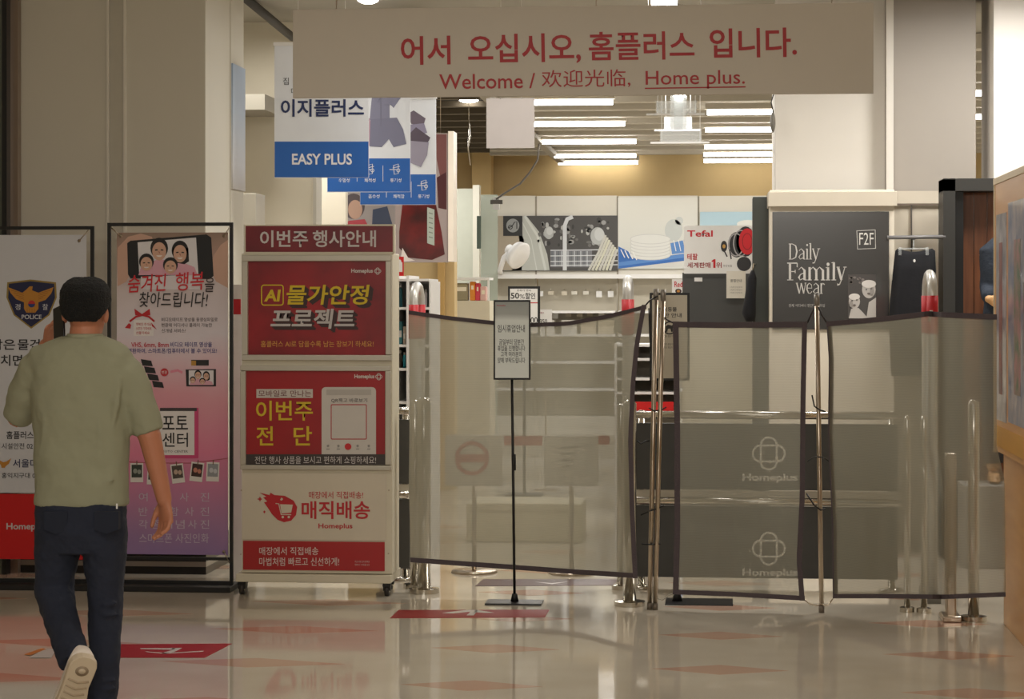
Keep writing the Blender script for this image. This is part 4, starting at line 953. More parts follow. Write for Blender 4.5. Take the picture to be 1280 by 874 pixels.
# ================================================================ CLOSING NOTICE STAND
p = FP(643, 754); NY = p.y
t = thing('notice_stand', 'black floor stand holding the framed white temporary closing notice', 'sign', p)
x = p.x
MB().mat(IRON).pbox(617, 375, 663, 475, NY, .02, -.005).build('frame', t, bevel=.002)
SF = NY - .005
MB().mat(gradient_mat('notice_sheet', [(0, (228, 234, 230)), (.76, (226, 232, 228)), (.84, (172, 176, 172)), (1, (160, 165, 162))], 2)).rect(619, 377.5, 661, 472.5, SF, 2).build('sheet', t)
text(t, 'Homeplus', 621, 381, 632, 383.2, SF, (190, 40, 60), .02, k=4, res=1)
text(t, '임시휴업안내', 622, 406, 656, 415.5, SF, (46, 44, 44), .003, k=4)
text(t, '금일부터 당분간', 624, 424, 655, 431.5, SF, (46, 44, 44), .003, k=4)
text(t, '휴업을 진행합니다', 622, 432, 656.5, 438.8, SF, (46, 44, 44), .003, k=4)
text(t, '고객 여러분의', 626, 439.5, 652, 446, SF, (46, 44, 44), .003, k=4)
text(t, '양해 부탁드립니다', 622, 447, 656.5, 454, SF, (46, 44, 44), .003, k=4)
MB().mat(IRON).tube([(x, NY + .012, .01), P(640, 474, NY + .012)], .0075, 12).build('pole', t)
MB().mat(IRON).tube([P(642.2, 568, NY + .012), P(642.5, 588, NY + .012)], .011, 12).build('height_clamp', t)
MB().mat(IRON).hloft([((x, NY + .012, .008), .022, .022), ((x, NY + .012, .05), .013, .013)], 14).build('collar', t)
a, b = P(608, 0, NY).x, P(678, 0, NY).x
MB().mat(M(44, 44, 46, .35, .3)).box(a, b, NY - .09, NY + .09, 0, .008).build('base_plate', t, bevel=.002)
# pet notice stand behind the screens
p = FP(846, 757); NY = p.y + .12
t = thing('pet_notice_stand', 'black stand with a framed pet notice partly behind the steel poles', 'sign', (p.x, NY, 0))
MB().mat(IRON).pbox(812, 366, 862, 476, NY, .02).build('frame', t, bevel=.002)
MB().mat(PR(206, 198, 180)).rect(815, 369, 859, 473, NY, 1).build('sheet', t)
text(t, '반려동물', 823, 384, 846, 389.5, NY, (44, 40, 38), .01); text(t, '동반 안내', 823, 391.5, 852, 397, NY, (44, 40, 38), .01)
mb = MB(); mb.mat(PR(44, 40, 38)).ring(837, 410, 7.5, 1.6, NY, 3).poly([(832, 413), (832, 408), (835, 406), (840, 407), (842, 404), (843, 408), (841, 410), (841, 415), (839, 415), (838, 411), (835, 411), (834, 415), (832, 415)], NY, 3)
mb.build('dog_mark', t)
for i, py in enumerate((419, 429, 433)): text(t, '안내견은 출입이 가능합니다', 826, py, 852, py + 2.6, NY, (80, 74, 68), .0, res=1)
MB().mat(IRON).tube([(p.x, NY + .012, .02), (p.x, NY + .012, zf(476, NY))], .009, 12).build('pole', t)
MB().mat(IRON).hloft([((p.x, NY + .012, .006), .028, .028), ((p.x, NY + .012, .06), .014, .014)], 14).build('collar', t)
a, b = P(832, 0, NY).x, P(916, 0, NY).x
MB().mat(M(40, 40, 42, .35, .3)).box(a, b, NY - .12, NY + .14, 0, .006).build('base_plate', t)
# 50 percent sign and price card further in
SY5 = 18.5
t = thing('discount_sign', 'white discount sign reading 50% in a black frame behind the closing notice', 'sign', (xw(655, SY5), SY5, 0))
MB().mat(IRON).pbox(635, 358, 675, 420, SY5, .02).build('frame', t); MB().mat(WHITE).rect(637.5, 361, 672, 417, SY5, 1).build('sheet', t)
text(t, '초특가 행사', 646, 362, 664, 364.5, SY5, (60, 56, 54), .0, res=1)
text(t, '50', 638.5, 366, 649, 373.5, SY5, (40, 38, 38), .02); text(t, '%', 649.5, 368, 656, 373.5, SY5, (40, 38, 38), .0); text(t, '할인', 656.5, 366, 669, 374, SY5, (40, 38, 38), .012)
MB().mat(PR(196, 40, 46)).rect(637.5, 378, 672, 379.2, SY5, 2).build('red_line', t)
text(t, '9,900', 652, 396.5, 672, 406, SY5, (40, 38, 38), .01)
xc = xw(655, SY5); MB().mat(IRON).box(xc - .012, xc + .012, SY5 + .02, SY5 + .04, .01, zf(410, SY5)).build('pole', t); MB().mat(IRON).box(xc - .15, xc + .15, SY5 - .1, SY5 + .15, 0, .012).build('base_plate', t)
t = thing('price_card', 'small white price card reading 950 right of the discount sign', 'card', P(682, 408, SY5))
SY5 = 19.0; t.location = P(682, 408, SY5)
MB().mat(WHITE).pbox(674, 387, 690, 408, SY5, .005).build('card', t)
text(t, '950', 674.5, 399, 684, 404.5, SY5, (60, 56, 54), .01); text(t, '특가', 675.5, 390, 680, 392.5, SY5, (170, 60, 90), .0, res=1)
xc = xw(682, SY5); MB().mat(STEEL).box(xc - .006, xc + .006, SY5 + .006, SY5 + .018, 0, zf(405, SY5)).build('pole', t)
MB().mat(STEEL).box(xc - .09, xc + .09, SY5 - .05, SY5 + .1, 0, .01).build('base_plate', t)

# ================================================================ KIOSK
KY = 12.12
CW = CREAM
t = thing('advert_kiosk', 'cream advertising cabinet on casters with three red and white panels', 'kiosk', Vector((xw(393, KY), KY, 0)))
DK_ = .26
MB().mat(CW).pbox(302, 317, 490.5, 718, KY, DK_).build('cabinet', t, bevel=.004)
MB().mat(CW).pbox(296, 716.5, 489.5, 729, KY, DK_ + .12, -.03).build('base', t, bevel=.004)
# header
MB().mat(CW).pbox(305.5, 281, 493, 317, KY, .05).build('header_box', t, bevel=.002)
REDM = mottled('red_print_smoky', (112, 22, 30), (168, 30, 38), 2.2, .35, .3)
MB().mat(mottled('dark_red_print', (100, 22, 34), (132, 30, 40), 3, .35, .3)).rect(307, 282.5, 491, 315, KY, 1).build('header_print', t)
text(t, '이번주', 325, 288, 385, 309, KY, (206, 200, 198), .018); text(t, '행사안내', 391, 288, 470, 309, KY, (206, 200, 198), .018)
def alu(x0, y0, x1, y1, wd):
    for bx in ((x0, y0, x1, y0 + wd), (x0, y1 - wd, x1, y1), (x0, y0 + wd, x0 + wd, y1 - wd), (x1 - wd, y0 + wd, x1, y1 - wd)):
        MB().mat(ALU).pbox(*bx, KY, .028, -.022).build('snap_frame', t, bevel=.004)
alu(303, 319, 490, 451, 7.5); alu(301, 457, 489, 588, 7)
MB().mat(REDM).rect(310, 326, 483, 444, KY, 2).build('poster_print', t)
MB().mat(mottled('bright_red_print', (150, 30, 36), (168, 32, 38), 2, .35, .3)).rect(307.5, 463.5, 482.5, 581.5, KY, 2).build('poster_print', t)
SH = (60, 34, 34)
def dbl(b_, x0, y0, x1, y1, col, off, sh=.0):
    for q in (5, 3.5, 2): text(t, b_, x0 + q, y0 + q * .9, x1 + q, y1 + q * .9, KY, SH, off, k=5 - q * .2, name='letter_shadow', shear=sh, res=2)
    text(t, b_, x0, y0, x1, y1, KY, col, off, k=8, shear=sh)
dbl('물가안정', 358, 356, 462, 381, (216, 186, 30), .02, .12)
dbl('프로젝트', 338, 386, 443, 411, (196, 190, 188), .022, .12)
mb = MB(); mb.mat(PR(216, 186, 30)).rrstroke(327, 356.5, 354, 381.5, 3, 1.4, KY, 7); mb.build('rounded_outline', t)
text(t, 'AI', 330, 362, 351, 377, KY, (216, 186, 30), .035, k=7, shear=.12)
text(t, '홈플러스 AI로 담을수록 남는 장보기 하세요!', 326, 426, 467, 434, KY, (214, 150, 70), .006, k=6)
def logo(x0, x1, y0, y1, cx, cy, r, k=6):
    text(t, 'Homeplus', x0, y0, x1, y1, KY, (214, 206, 200), .03, k=k)
    m_ = MB(); m_.mat(PR(214, 206, 200)); clover(m_, cx, cy, r, .8, KY, k); m_.build('clover_mark', t)
logo(439, 466, 336, 342.5, 472, 339, 4); logo(443, 468, 468, 474.5, 473.5, 471, 4)
MB().mat(PR(206, 198, 190)).rect(320.5, 486.5, 391, 497.5, KY, 4).build('label_strip', t)
text(t, '모바일로 만나는', 323, 488, 389, 496, KY, (110, 40, 40), .002, k=6)
text(t, '이번주', 320, 501, 391, 526, KY, (216, 186, 40), .014, k=6)
text(t, '전', 320.5, 533, 341.5, 557, KY, (216, 186, 40), .014, k=6); text(t, '단', 367, 533, 390, 557, KY, (216, 186, 40), .014, k=6)
mb = MB(); mb.mat(PR(206, 200, 192)).rrect(402, 484, 470, 574, 5, KY, 4)
mb.mat(PR(186, 180, 172)).rect(408, 487, 464, 494, KY, 5); mb.build('phone_print', t)
text(t, 'QR찍고 바로보기', 414, 498, 459, 503.5, KY, (70, 60, 58), .0, k=7)
mb = MB(); mb.mat(PR(190, 40, 56)).rrstroke(414, 506, 458, 549, 1, 1, KY, 7); mb.build('square_outline', t)
mb = MB(); mb.mat(PR(200, 36, 46)).disc(435, 558.5, 4.2, 4.2, KY, 8).mat(PR(150, 146, 142)); [mb.disc(x_, 557.5, 1.6, 1.6, KY, 8, n=8).rect(x_ - 2, 561, x_ + 2, 562, KY, 8) for x_ in (410, 423, 447, 461)]; mb.build('icon_print', t)
MB().mat(PR(62, 54, 52)).rect(307.5, 568, 482.5, 581.5, KY, 6).build('dark_strip', t)
text(t, '전단 행사 상품을 보시고 편하게 쇼핑하세요!', 318.5, 570.5, 470, 580, KY, (206, 200, 196), .002, k=8)
MB().mat(M(214, 204, 184, .35, coat=.4)).pbox(303, 591, 483, 676, KY, .006, -.006).build('white_panel', t)
MB().mat(M(172, 34, 38, .35, coat=.4, nz=.03)).pbox(304, 676, 481, 714, KY, .006, -.006).build('red_panel', t)
KP = KY - .006
mb = MB(); mb.mat(PR(190, 36, 44))
mb.poly([(324.5, 616), (337, 619), (338, 616), (343, 619), (356, 620), (367, 626), (371.5, 634), (370, 644), (364, 651), (355, 653), (347, 650), (340, 643), (330, 628), (334, 627), (329, 622), (333, 621)], KP, 3)
mb.mat(M(214, 204, 184, .35)).poly([(350, 630.5), (366, 631), (364, 641), (352, 642)], KP, 5).stroke([(344.5, 629.5), (348.5, 630), (351.5, 643.5), (364, 643.5)], 1.2, KP, 5).disc(353.5, 646.5, 1.6, 1.6, KP, 5, n=10).disc(361, 646.5, 1.6, 1.6, KP, 5, n=10)
mb.poly([(350, 625), (352, 622), (354, 624), (352, 626)], KP, 5)
mb.mat(PR(190, 36, 44)).poly([(321, 624), (324, 623), (325, 620.5), (326, 623), (328, 624), (326, 625), (325, 627.5), (324, 625)], KP, 4).poly([(329, 640), (330.5, 638), (332, 640), (330.5, 642)], KP, 4)
mb.build('comet_cart_mark', t)
text(t, '매장에서 직접배송!', 386, 614.5, 454, 623.5, KP, (190, 36, 44), .004)
text(t, '매직배송', 377, 626.5, 462.5, 649, KP, (190, 36, 44), .019)
text(t, 'Homeplus', 398, 654.5, 440.5, 662.5, KP, (190, 36, 44), .02)
text(t, '매장에서 직접배송', 324, 684, 398, 694, KP, (222, 206, 200), .006)
text(t, '마법처럼 빠르고 신선하게!', 324, 697, 424, 707.5, KP, (222, 206, 200), .006)
text(t, '지금 바로 만나보세요', 443.5, 701, 462, 703.5, KP, (206, 190, 186), .0, res=1); text(t, '혜택이 가득합니다', 443.5, 705, 462, 707.5, KP, (206, 190, 186), .0, res=1)
mb = MB(); mb.mat(STEEL); 
for px, py in ((301.5, 613), (301, 693), (486, 613), (485.5, 692)):
    MB().mat(STEEL).tube([P(px, py, KY - .004), P(px, py, KY + .002)], .004, 8).build('screw', t)
def caster(px, Y):
    c = P(px, 0, Y); x = c.x
    w_ = MB(); w_.mat(M(40, 36, 34, .5)).tube([(x - .012, Y, .032), (x + .012, Y, .032)], .032, 16); o = w_.build('caster', t)
    h_ = MB(); h_.mat(CHROME).tube([(x - .014, Y, .032), (x + .014, Y, .032)], .012, 10); h_.build('hub', o)
    f_ = MB(); f_.mat(IRON).box(x - .02, x - .015, Y - .02, Y + .02, .03, .07).box(x + .015, x + .02, Y - .02, Y + .02, .03, .07).box(x - .022, x + .022, Y - .025, Y + .025, .066, zf(729, KY - .03) + .002); f_.build('fork', o)
caster(303, KY + .02); caster(484, KY + .02); caster(306, KY + .3); caster(488, KY + .3)

# ================================================================ BANNER FRAMES
def frame(x0, x1, y0, yb, Y, label, ux=None):
    p = P((x0 + x1) / 2, 0, Y)
    t = thing('banner_frame', label, 'banner stand', (p.x, Y, 0))
    a, b = xw(x0, Y), xw(x1, Y); zt = zf(y0, Y); w_ = .019
    for n_, q in (('post', (a, a + w_, 0.03, zt)), ('post', (b - w_, b, .03, zt)), ('top_bar', (a + w_, b - w_, zt - w_, zt)), ('cross_bar', (a + w_, b - w_, .165, .182)), ('bottom_bar', (a + w_, b - w_, .03, .05))):
        MB().mat(IRON).box(q[0], q[1], Y, Y + w_, q[2], q[3]).build(n_, t)
    MB().mat(IRON).box(a - .01, b + .01, Y - .12, Y + .16, 0, .03).build('base_tray', t, bevel=.004)
    return t
FYr = 12.3
frame(134, 291, 279, 742, FYr, 'black steel frame around the pink photo centre banner')
frame(-60, 117, 283, 742, FYr, 'black steel frame around the police notice banner')
# pink banner
BF = FYr - .012
t = thing('photo_centre_banner', 'pink photo centre banner hung in the right black frame', 'banner', P(215, 694, BF))
MB().mat(gradient_mat('pink_banner_print', [(0, (150, 122, 170)), (.10, (176, 130, 170)), (.32, (226, 130, 160)), (.5, (226, 160, 172)), (.68, (224, 214, 220)), (.82, (214, 200, 200)), (.93, (184, 150, 136)), (1, (150, 126, 110))])).pbox(146, 291, 285, 694, BF, .002).build('sheet', t)
SK = (214, 170, 146)
mb = MB()
mb.mat(PR(206, 166, 146)).poly([(147, 310), (160, 296), (176, 292), (190, 296), (192, 306), (172, 308), (168, 330), (158, 352), (147, 358)], BF, 1).poly([(285, 300), (276, 306), (268, 318), (262, 336), (270, 352), (285, 360)], BF, 1)
mb.mat(PR(26, 26, 28)).poly([(159, 304), (163, 301), (258, 293), (264, 297), (267, 345), (262, 349), (163, 348), (160, 343)], BF, 3)
mb.mat(PR(228, 224, 226)).poly([(172, 303), (245, 297), (248, 343), (174, 343)], BF, 4)
mb.build('phone_print', t)
def face(mb, cx, cy, rx, ry, Y, k, hair='short', mat=SK):
    mb.mat(PR(26, 22, 22)).disc(cx, cy - ry * .22, rx * 1.16, ry * 1.05, Y, k)
    if hair == 'long': mb.poly([(cx - rx * 1.1, cy - ry * .5), (cx + rx * 1.15, cy - ry * .5), (cx + rx * 1.25, cy + ry * .9), (cx + rx * .6, cy + ry * 1.2), (cx - rx * .8, cy + ry * 1.0)], Y, k)
    mb.mat(PR(*mat)).disc(cx, cy + ry * .1, rx * .92, ry * .92, Y, k + 1)
    mb.mat(PR(40, 30, 28)).stroke([(cx - rx * .55, cy - ry * .02), (cx - rx * .2, cy - ry * .05)], ry * .12, Y, k + 2).stroke([(cx + rx * .2, cy - ry * .05), (cx + rx * .55, cy - ry * .02)], ry * .12, Y, k + 2)
    mb.mat(PR(180, 110, 96)).stroke([(cx - rx * .05, cy + ry * .1), (cx + rx * .08, cy + ry * .3)], ry * .08, Y, k + 2)
    mb.mat(PR(240, 230, 226)).disc(cx, cy + ry * .5, rx * .38, ry * .16, Y, k + 2, a0=0, a1=180, n=8)
def family(mb, x0, y0, s, Y, k):
    mb.mat(PR(222, 166, 182)).poly([(x0, y0 + 46 * s), (x0 + 4 * s, y0 + 34 * s), (x0 + 25 * s, y0 + 26 * s), (x0 + 55 * s, y0 + 30 * s), (x0 + 70 * s, y0 + 36 * s), (x0 + 74 * s, y0 + 46 * s)], Y, k)
    face(mb, x0 + 26 * s, y0 + 15 * s, 9.5 * s, 12.5 * s, Y, k + 1); face(mb, x0 + 52 * s, y0 + 18 * s, 9 * s, 12 * s, Y, k + 1, 'long')
    face(mb, x0 + 10 * s, y0 + 31 * s, 8 * s, 9.5 * s, Y, k + 5); face(mb, x0 + 40 * s, y0 + 35 * s, 8 * s, 9 * s, Y, k + 5)
mb = MB(); family(mb, 173, 298, 1.0, BF, 6)
mb.mat(gradient_mat('pale_print', [(0, (226, 218, 222)), (1, (222, 212, 214))])).poly([(176, 346), (250, 343), (250, 362), (176, 362)], BF, 5)
mb.build('family_photo_print', t)
text(t, '숨겨진', 160, 343, 208, 365, BF, (206, 40, 50), .008, k=14, shear=.15, rot=-.05); text(t, '행복', 220, 340, 255, 363, BF, (206, 40, 50), .008, k=14, shear=.12, rot=-.05); text(t, '을', 256, 347, 268, 365, BF, (50, 36, 36), .004, k=14, shear=.1)
text(t, '찾아드립니다!', 174, 365, 260, 384, BF, (34, 30, 30), .004, k=14, shear=.15)
mb = MB(); mb.mat(PR(190, 30, 40)).poly([(178, 393), (168, 386), (169, 394), (177, 395)], BF, 5).poly([(177, 393), (187, 386), (188, 394), (179, 395)], BF, 5).stroke([(162, 402), (170, 396), (178, 394), (186, 396), (193, 402)], 2.4, BF, 4).poly([(161, 404), (156, 410), (163, 411), (164, 406)], BF, 4).poly([(189, 403), (196, 412), (190, 408)], BF, 4)
mb.mat(PR(232, 226, 224)).rect(167, 400, 192, 420, BF, 3); mb.build('gift_print', t)
for i, s_ in enumerate(('행복한 추억을', '소중한 가족에게', '선물하세요')): text(t, s_, 170, 403.5 + i * 5.4, 189 - (i == 2) * 2, 407.3 + i * 5.4, BF, (196, 60, 60), .0, k=6, res=1)
for i, (s_, w_) in enumerate((('비디오테이프 영상을 동영상파일로', 70), ('변환해 어디서나 플레이 가능한', 63), ('신개념 서비스!', 30))): text(t, s_, 202, 397 + i * 7, 202 + w_, 402 + i * 7, BF, (70, 56, 56), .0, k=6, res=2)
text(t, 'VHS, 6mm, 8mm', 164, 428, 211, 435, BF, (196, 40, 60), .012, k=6); text(t, '비디오 테이프 영상을', 213, 427.5, 265, 434, BF, (60, 60, 130), .006, k=6)
text(t, '변환하여, 스마트폰/컴퓨터에서 볼 수 있어요!', 160, 435.5, 271, 442, BF, (60, 60, 130), .006, k=6)
mb = MB(); mb.mat(PR(34, 32, 36)); [mb.poly([(x_, y_), (x_ + 13, y_ + 2), (x_ + 15, y_ + 9), (x_ + 2, y_ + 8)], BF, 5) for x_, y_ in ((176, 449), (180, 458), (184, 467), (190, 476))]
mb.rect(239, 450, 261, 457, BF, 5); mb.mat(PR(190, 140, 60)).rect(239, 451, 245, 457, BF, 6)
mb.mat(PR(200, 50, 60)).disc(205.5, 465.5, 5, 5, BF, 5); mb.mat(PR(226, 140, 160)).stroke([(213, 465), (222, 463), (228, 466)], 3, BF, 5)
mb.mat(PR(26, 26, 28)).poly([(232, 462), (270, 461.5), (270, 483), (233, 483)], BF, 5).mat(PR(228, 222, 224)).rect(236, 463, 267, 481, BF, 6)
mb.build('device_print', t)
text(t, '변환', 202, 463.5, 209, 467.5, BF, (236, 226, 226), .0, k=7, res=1)
mb = MB(); family(mb, 237, 463, .40, BF, 7); mb.build('small_family_print', t)
mb = MB(); mb.mat(PR(206, 70, 120)).rect(200, 510, 248, 573, BF, 4).mat(PR(70, 60, 62)).rect(200, 510, 246, 514, BF, 5).mat(PR(232, 226, 224)).rect(198, 514, 243, 569, BF, 6); mb.build('photo_centre_box', t)
text(t, '포토', 203, 520, 235, 537, BF, (34, 30, 30), .008, k=8); text(t, '센터', 203, 541, 235, 559, BF, (34, 30, 30), .008, k=8); text(t, 'PHOTO CENTER', 200, 563, 235, 566, BF, (90, 84, 84), .0, k=8, res=1)
mb = MB(); mb.mat(PR(180, 90, 96)).stroke([(150, 577), (190, 579), (240, 579), (285, 573)], .9, BF, 4)
for i, (cx, cy, rt) in enumerate(((171, 591, 0), (192, 594, .05), (222, 592, -.12), (246, 590, .12), (266, 590, .04))):
    def rq(dx, dy): return (cx + dx * math.cos(rt) - dy * math.sin(rt), cy + dx * math.sin(rt) + dy * math.cos(rt))
    mb.mat(PR(228, 222, 216)).poly([rq(-8, -12), rq(8, -12), rq(8, 12), rq(-8, 12)], BF, 5)
    mb.mat(PR(*[(56, 64, 56), (70, 66, 64), (84, 74, 66), (66, 40, 38), (150, 152, 156)][i])).poly([rq(-6.5, -10), rq(6.5, -10), rq(6.5, 6), rq(-6.5, 6)], BF, 6)
    mb.mat(PR(*[(150, 156, 146), (190, 180, 170), (196, 170, 150), (200, 130, 110), (200, 200, 204)][i])).disc(*rq(-2, -2), 2.6, 3.2, BF, 7, n=10).disc(*rq(3, -1), 2.4, 3, BF, 7, n=10)
    mb.mat(PR(120, 90, 70)).stroke([rq(0, -15), rq(0, -9)], 1.2, BF, 8)
mb.build('snapshot_print', t)
PW = (206, 190, 206)
for s_, y_ in (('여권사진', 616), ('반명함사진', 634), ('각종기념사진', 650)):
    n = len(s_)
    for i, ch in enumerate(s_):
        cx = 179 + (256 - 179) * i / (n - 1); text(t, ch, cx - 5.5, y_, cx + 5.5, y_ + 11, BF, PW, .0, k=5)
text(t, '스마트폰 사진인화', 174, 667, 261, 679, BF, PW, .0, k=5)
for px, py, qx, qy in ((151, 295, 138, 284), (280, 295, 287, 284), (151, 690, 138, 704), (280, 690, 287, 704)):
    MB().mat(STEEL).tube([P(px, py, BF - .006), P(qx, qy, BF)], .003, 6).build('spring_hook', t)
    c = P(px, py, BF - .003); MB().mat(STEEL).tube([(c.x, c.y - .002, c.z), (c.x, c.y + .002, c.z)], .009, 12).build('eyelet', t)
# police banner
t = thing('police_banner', 'grey and red police notice banner beside the man with the phone', 'banner', P(35, 700, BF))
MB().mat(M(206, 206, 210, .5, nz=.03)).pbox(-46, 294, 108, 617, BF, .002).build('sheet', t)
MB().mat(M(200, 8, 10, .5, nz=.03)).pbox(-46, 617, 108, 700, BF, .002).build('red_sheet', t)
mb = MB(); mb.mat(PR(150, 126, 60)); sh = [(9, 353), (38, 349.5), (70, 353), (71, 372), (62, 394), (39, 411), (17, 394), (8, 372)]
mb.poly(sh, BF, 2); mb.mat(PR(28, 32, 70)).poly([(39 + (x_ - 39) * .93, 380 + (y_ - 380) * .93) for x_, y_ in sh], BF, 3); mb.build('shield_print', t)
G_ = PR(190, 130, 46)
mb = MB(); mb.mat(G_).poly([(33, 362), (37, 358), (41, 358), (40, 363), (48, 366), (67, 359), (64, 367), (57, 375), (48, 378), (48, 386), (44, 391), (33, 391), (30, 386), (30, 378), (20, 374), (13, 366), (10, 359), (28, 366)], BF, 5)
mb.mat(PR(150, 96, 36)); [mb.stroke([(48, 367 + i * 2.4), (63 - i * 3, 363 + i * 3)], .6, BF, 6).stroke([(30, 367 + i * 2.4), (14 + i * 3, 363 + i * 3)], .6, BF, 6) for i in range(4)]; [mb.stroke([(34 + i * 3, 386), (34 + i * 3, 391)], .6, BF, 6) for i in range(4)]
mb.mat(PR(190, 50, 44)).disc(39.5, 380, 4.4, 4.4, BF, 7, a0=180, a1=360).mat(PR(34, 50, 110)).disc(39.5, 380, 4.4, 4.4, BF, 7, a0=0, a1=180); mb.build('eagle_print', t)
text(t, '경', 19, 380, 25.5, 387.5, BF, (206, 206, 210), .004, k=6); text(t, '찰', 53, 380, 60, 387.5, BF, (206, 206, 210), .004, k=6); text(t, 'POLICE', 27, 393.5, 52, 399, BF, (206, 206, 210), .012, k=6)
K_ = (34, 32, 34)
text(t, '작은', -12, 424, 19, 437.5, BF, K_, .014); text(t, '물건도', 22, 424, 66, 437.5, BF, K_, .014); text(t, '훔치면', -14, 443.5, 28, 457.5, BF, K_, .014); text(t, '범죄', 34, 443.5, 64, 457.5, BF, K_, .014)
text(t, '홈플러스', 8, 539, 42, 549, BF, K_, .012); text(t, '시설안전 02', 2, 554, 41, 561.5, BF, K_, .004)
text(t, '서울마포', 16, 574, 58, 584.5, BF, (40, 44, 84), .012); text(t, '홍익지구대 02', 2, 591, 48, 598, BF, K_, .004)
mb = MB(); mb.mat(G_).poly([(-3, 574), (4, 578), (8, 577), (14, 573), (11, 580), (7, 583), (6, 585), (2, 585), (1, 581), (-6, 578)], BF, 3); mb.build('small_eagle_print', t)
text(t, 'Homeplus', 8, 654, 58, 664.5, BF, (206, 200, 200), .02)
for px, py, qx, qy in ((99, 301, 111, 287), (103, 693, 111, 704)):
    MB().mat(STEEL).tube([P(px, py, BF - .006), P(qx, qy, BF)], .003, 6).build('spring_hook', t)
    c = P(px, py, BF - .003); MB().mat(STEEL).tube([(c.x, c.y - .002, c.z), (c.x, c.y + .002, c.z)], .009, 12).build('eyelet', t)
# white shelf post with red band seen behind the pink banner edge
t = thing('white_display_post', 'white narrow display post with red bands between the pink banner and kiosk', 'post', (xw(296, 12.75), 12.75, 0))
MB().mat(WHITE).box(xw(291, 12.75), xw(302, 12.75), 12.75, 12.85, 0, zf(356, 12.75)).build('post', t)
MB().mat(PR(190, 24, 34)).pbox(291.5, 374, 301, 393, 12.75, .004, -.005).build('red_band', t)

# ================================================================ FLOOR STICKERS
def sticker(corners, arrow, label, col=(160, 26, 34)):
    pts = [FP(x_, y_) for x_, y_ in corners]; c = sum(pts, Vector()) / 4
    t = thing('floor_sticker', label, 'sticker', c)
    m_ = MB(); m_.mat(M(*col, .36)); z = .0016
    m_.face([(p.x, p.y, z) for p in pts]); 
    for i in range(4):
        p, q = pts[i], pts[(i + 1) % 4]; m_.face([(p.x, p.y, 0.0002), (q.x, q.y, 0.0002), (q.x, q.y, z), (p.x, p.y, z)])
    m_.mats[0].node_tree.nodes['Principled BSDF'].inputs['Specular IOR Level'].default_value = .15; m_.build('sheet', t)
    a = MB(); a.mat(M(214, 206, 200, .3))
    for poly_ in arrow:
        a.face([(FP(x_, y_).x, FP(x_, y_).y, .0022) for x_, y_ in poly_])
    a.build('arrow_print', t)
    return t
# centre sticker
sticker([(487.5, 773), (681, 772), (687, 762.5), (498, 763)], [[(552, 767), (566, 767.5), (588, 765.3), (583, 770), (592, 770), (598, 763), (584, 763)], [(592, 765.8), (606, 766.8), (618, 766.6), (596, 763)]], 'red floor sticker with a white arrow before the closing notice stand')
sticker([(120, 822.5), (256, 822.5), (290, 805), (120, 806)], [[(175, 811), (220, 811), (216, 813), (176, 812.2)], [(214, 810.6), (228, 810.8), (217, 816), (206, 818), (200, 817.8), (216, 813)], [(181, 815), (208, 817), (255, 814.2), (254, 815.4), (206, 818), (184, 816)]], 'red floor sticker with a white arrow beside the walking man')
t = sticker([(594, 733), (765, 732), (775, 724), (604, 724.5)], [[(668, 728), (690, 729.5), (712, 727.5), (690, 730.8)]], 'dark red floor sticker seen below the wide mesh screen', (88, 60, 58))
p0 = [FP(x_, y_) for x_, y_ in ((36, 823), (64, 823), (70, 812), (56, 811))]
m_ = MB(); m_.mat(M(196, 190, 184, .3)).face([(p.x, p.y, .002) for p in p0]); tag(m_.build('floor_sticker', loc=p0[0]), 'small white floor sticker by the lifted shoe', 'sticker')
p0 = [FP(x_, y_) for x_, y_ in ((30, 819), (38, 820), (58, 812), (52, 811))]
m_ = MB(); m_.mat(M(206, 120, 30, .3)).face([(p.x, p.y, .0025) for p in p0]); tag(m_.build('floor_sticker', loc=p0[0]), 'small orange floor sticker by the lifted shoe', 'sticker')

# ================================================================ WOODEN PARTITION (right edge), face seen edge-on
XP = FP(1253, 780).x; YP = FP(1253, 780).y
t = thing('wooden_partition', 'light wood display partition with picture panels at the right edge', 'partition', (XP, YP - .8, 0))
PINE = wood_mat('pine', (204, 146, 84), (216, 162, 98), 4, .3, .0, (6, .5, 4))
PALE = M(226, 206, 166, .35)
zt = P(0, 236, YP).z
MB().mat(PINE).box(XP + .006, XP + .2, YP - 1.9, YP, 0.0, 1.05).build('lower_box', t, bevel=.003)
XU = P(1243, 0, YP).x
MB().mat(PINE).box(XU, XU + .1, YP - 1.9, YP, .87, zt).build('upper_board', t, bevel=.003)
MB().mat(PALE).box(XU - .004, XU + .11, YP - .03, YP + .004, .86, zt).build('edge_strip', t)
MB().mat(PALE).box(XU - .006, XU + .11, YP - 1.9, YP, zt - .006, zt + .025).build('top_strip', t)
MB().mat(M(206, 150, 60, .4)).box(XU - .004, XU + .0, YP - 1.8, YP - .03, .90, 1.0).build('amber_strip', t)
def side(y0, y1, z0, z1, m_, n_, k=1): return MB().mat(m_).box(XU - .002 - .0012 * k, XU, YP - y1, YP - y0, z0, z1).build(n_, t)
side(.10, .48, 1.03, zt - .16, mottled('statue_print', (130, 128, 140), (190, 186, 186), 9, .3, .3), 'picture_panel')
side(.56, 1.3, 1.04, zt - .12, mottled('statue_print_blue', (96, 110, 150), (186, 176, 176), 7, .3, .3), 'picture_panel')
side(.22, .34, 1.16, zt - .3, mottled('rust_figure', (150, 60, 44), (120, 90, 86), 14, .4), 'figure_print', 2)
side(.78, 1.0, 1.18, zt - .3, mottled('green_figure', (80, 110, 80), (170, 120, 120), 12, .4), 'figure_print', 2)
side(1.1, 1.22, 1.3, zt - .5, mottled('grey_figure', (70, 66, 66), (150, 140, 136), 12, .4), 'figure_print', 2)

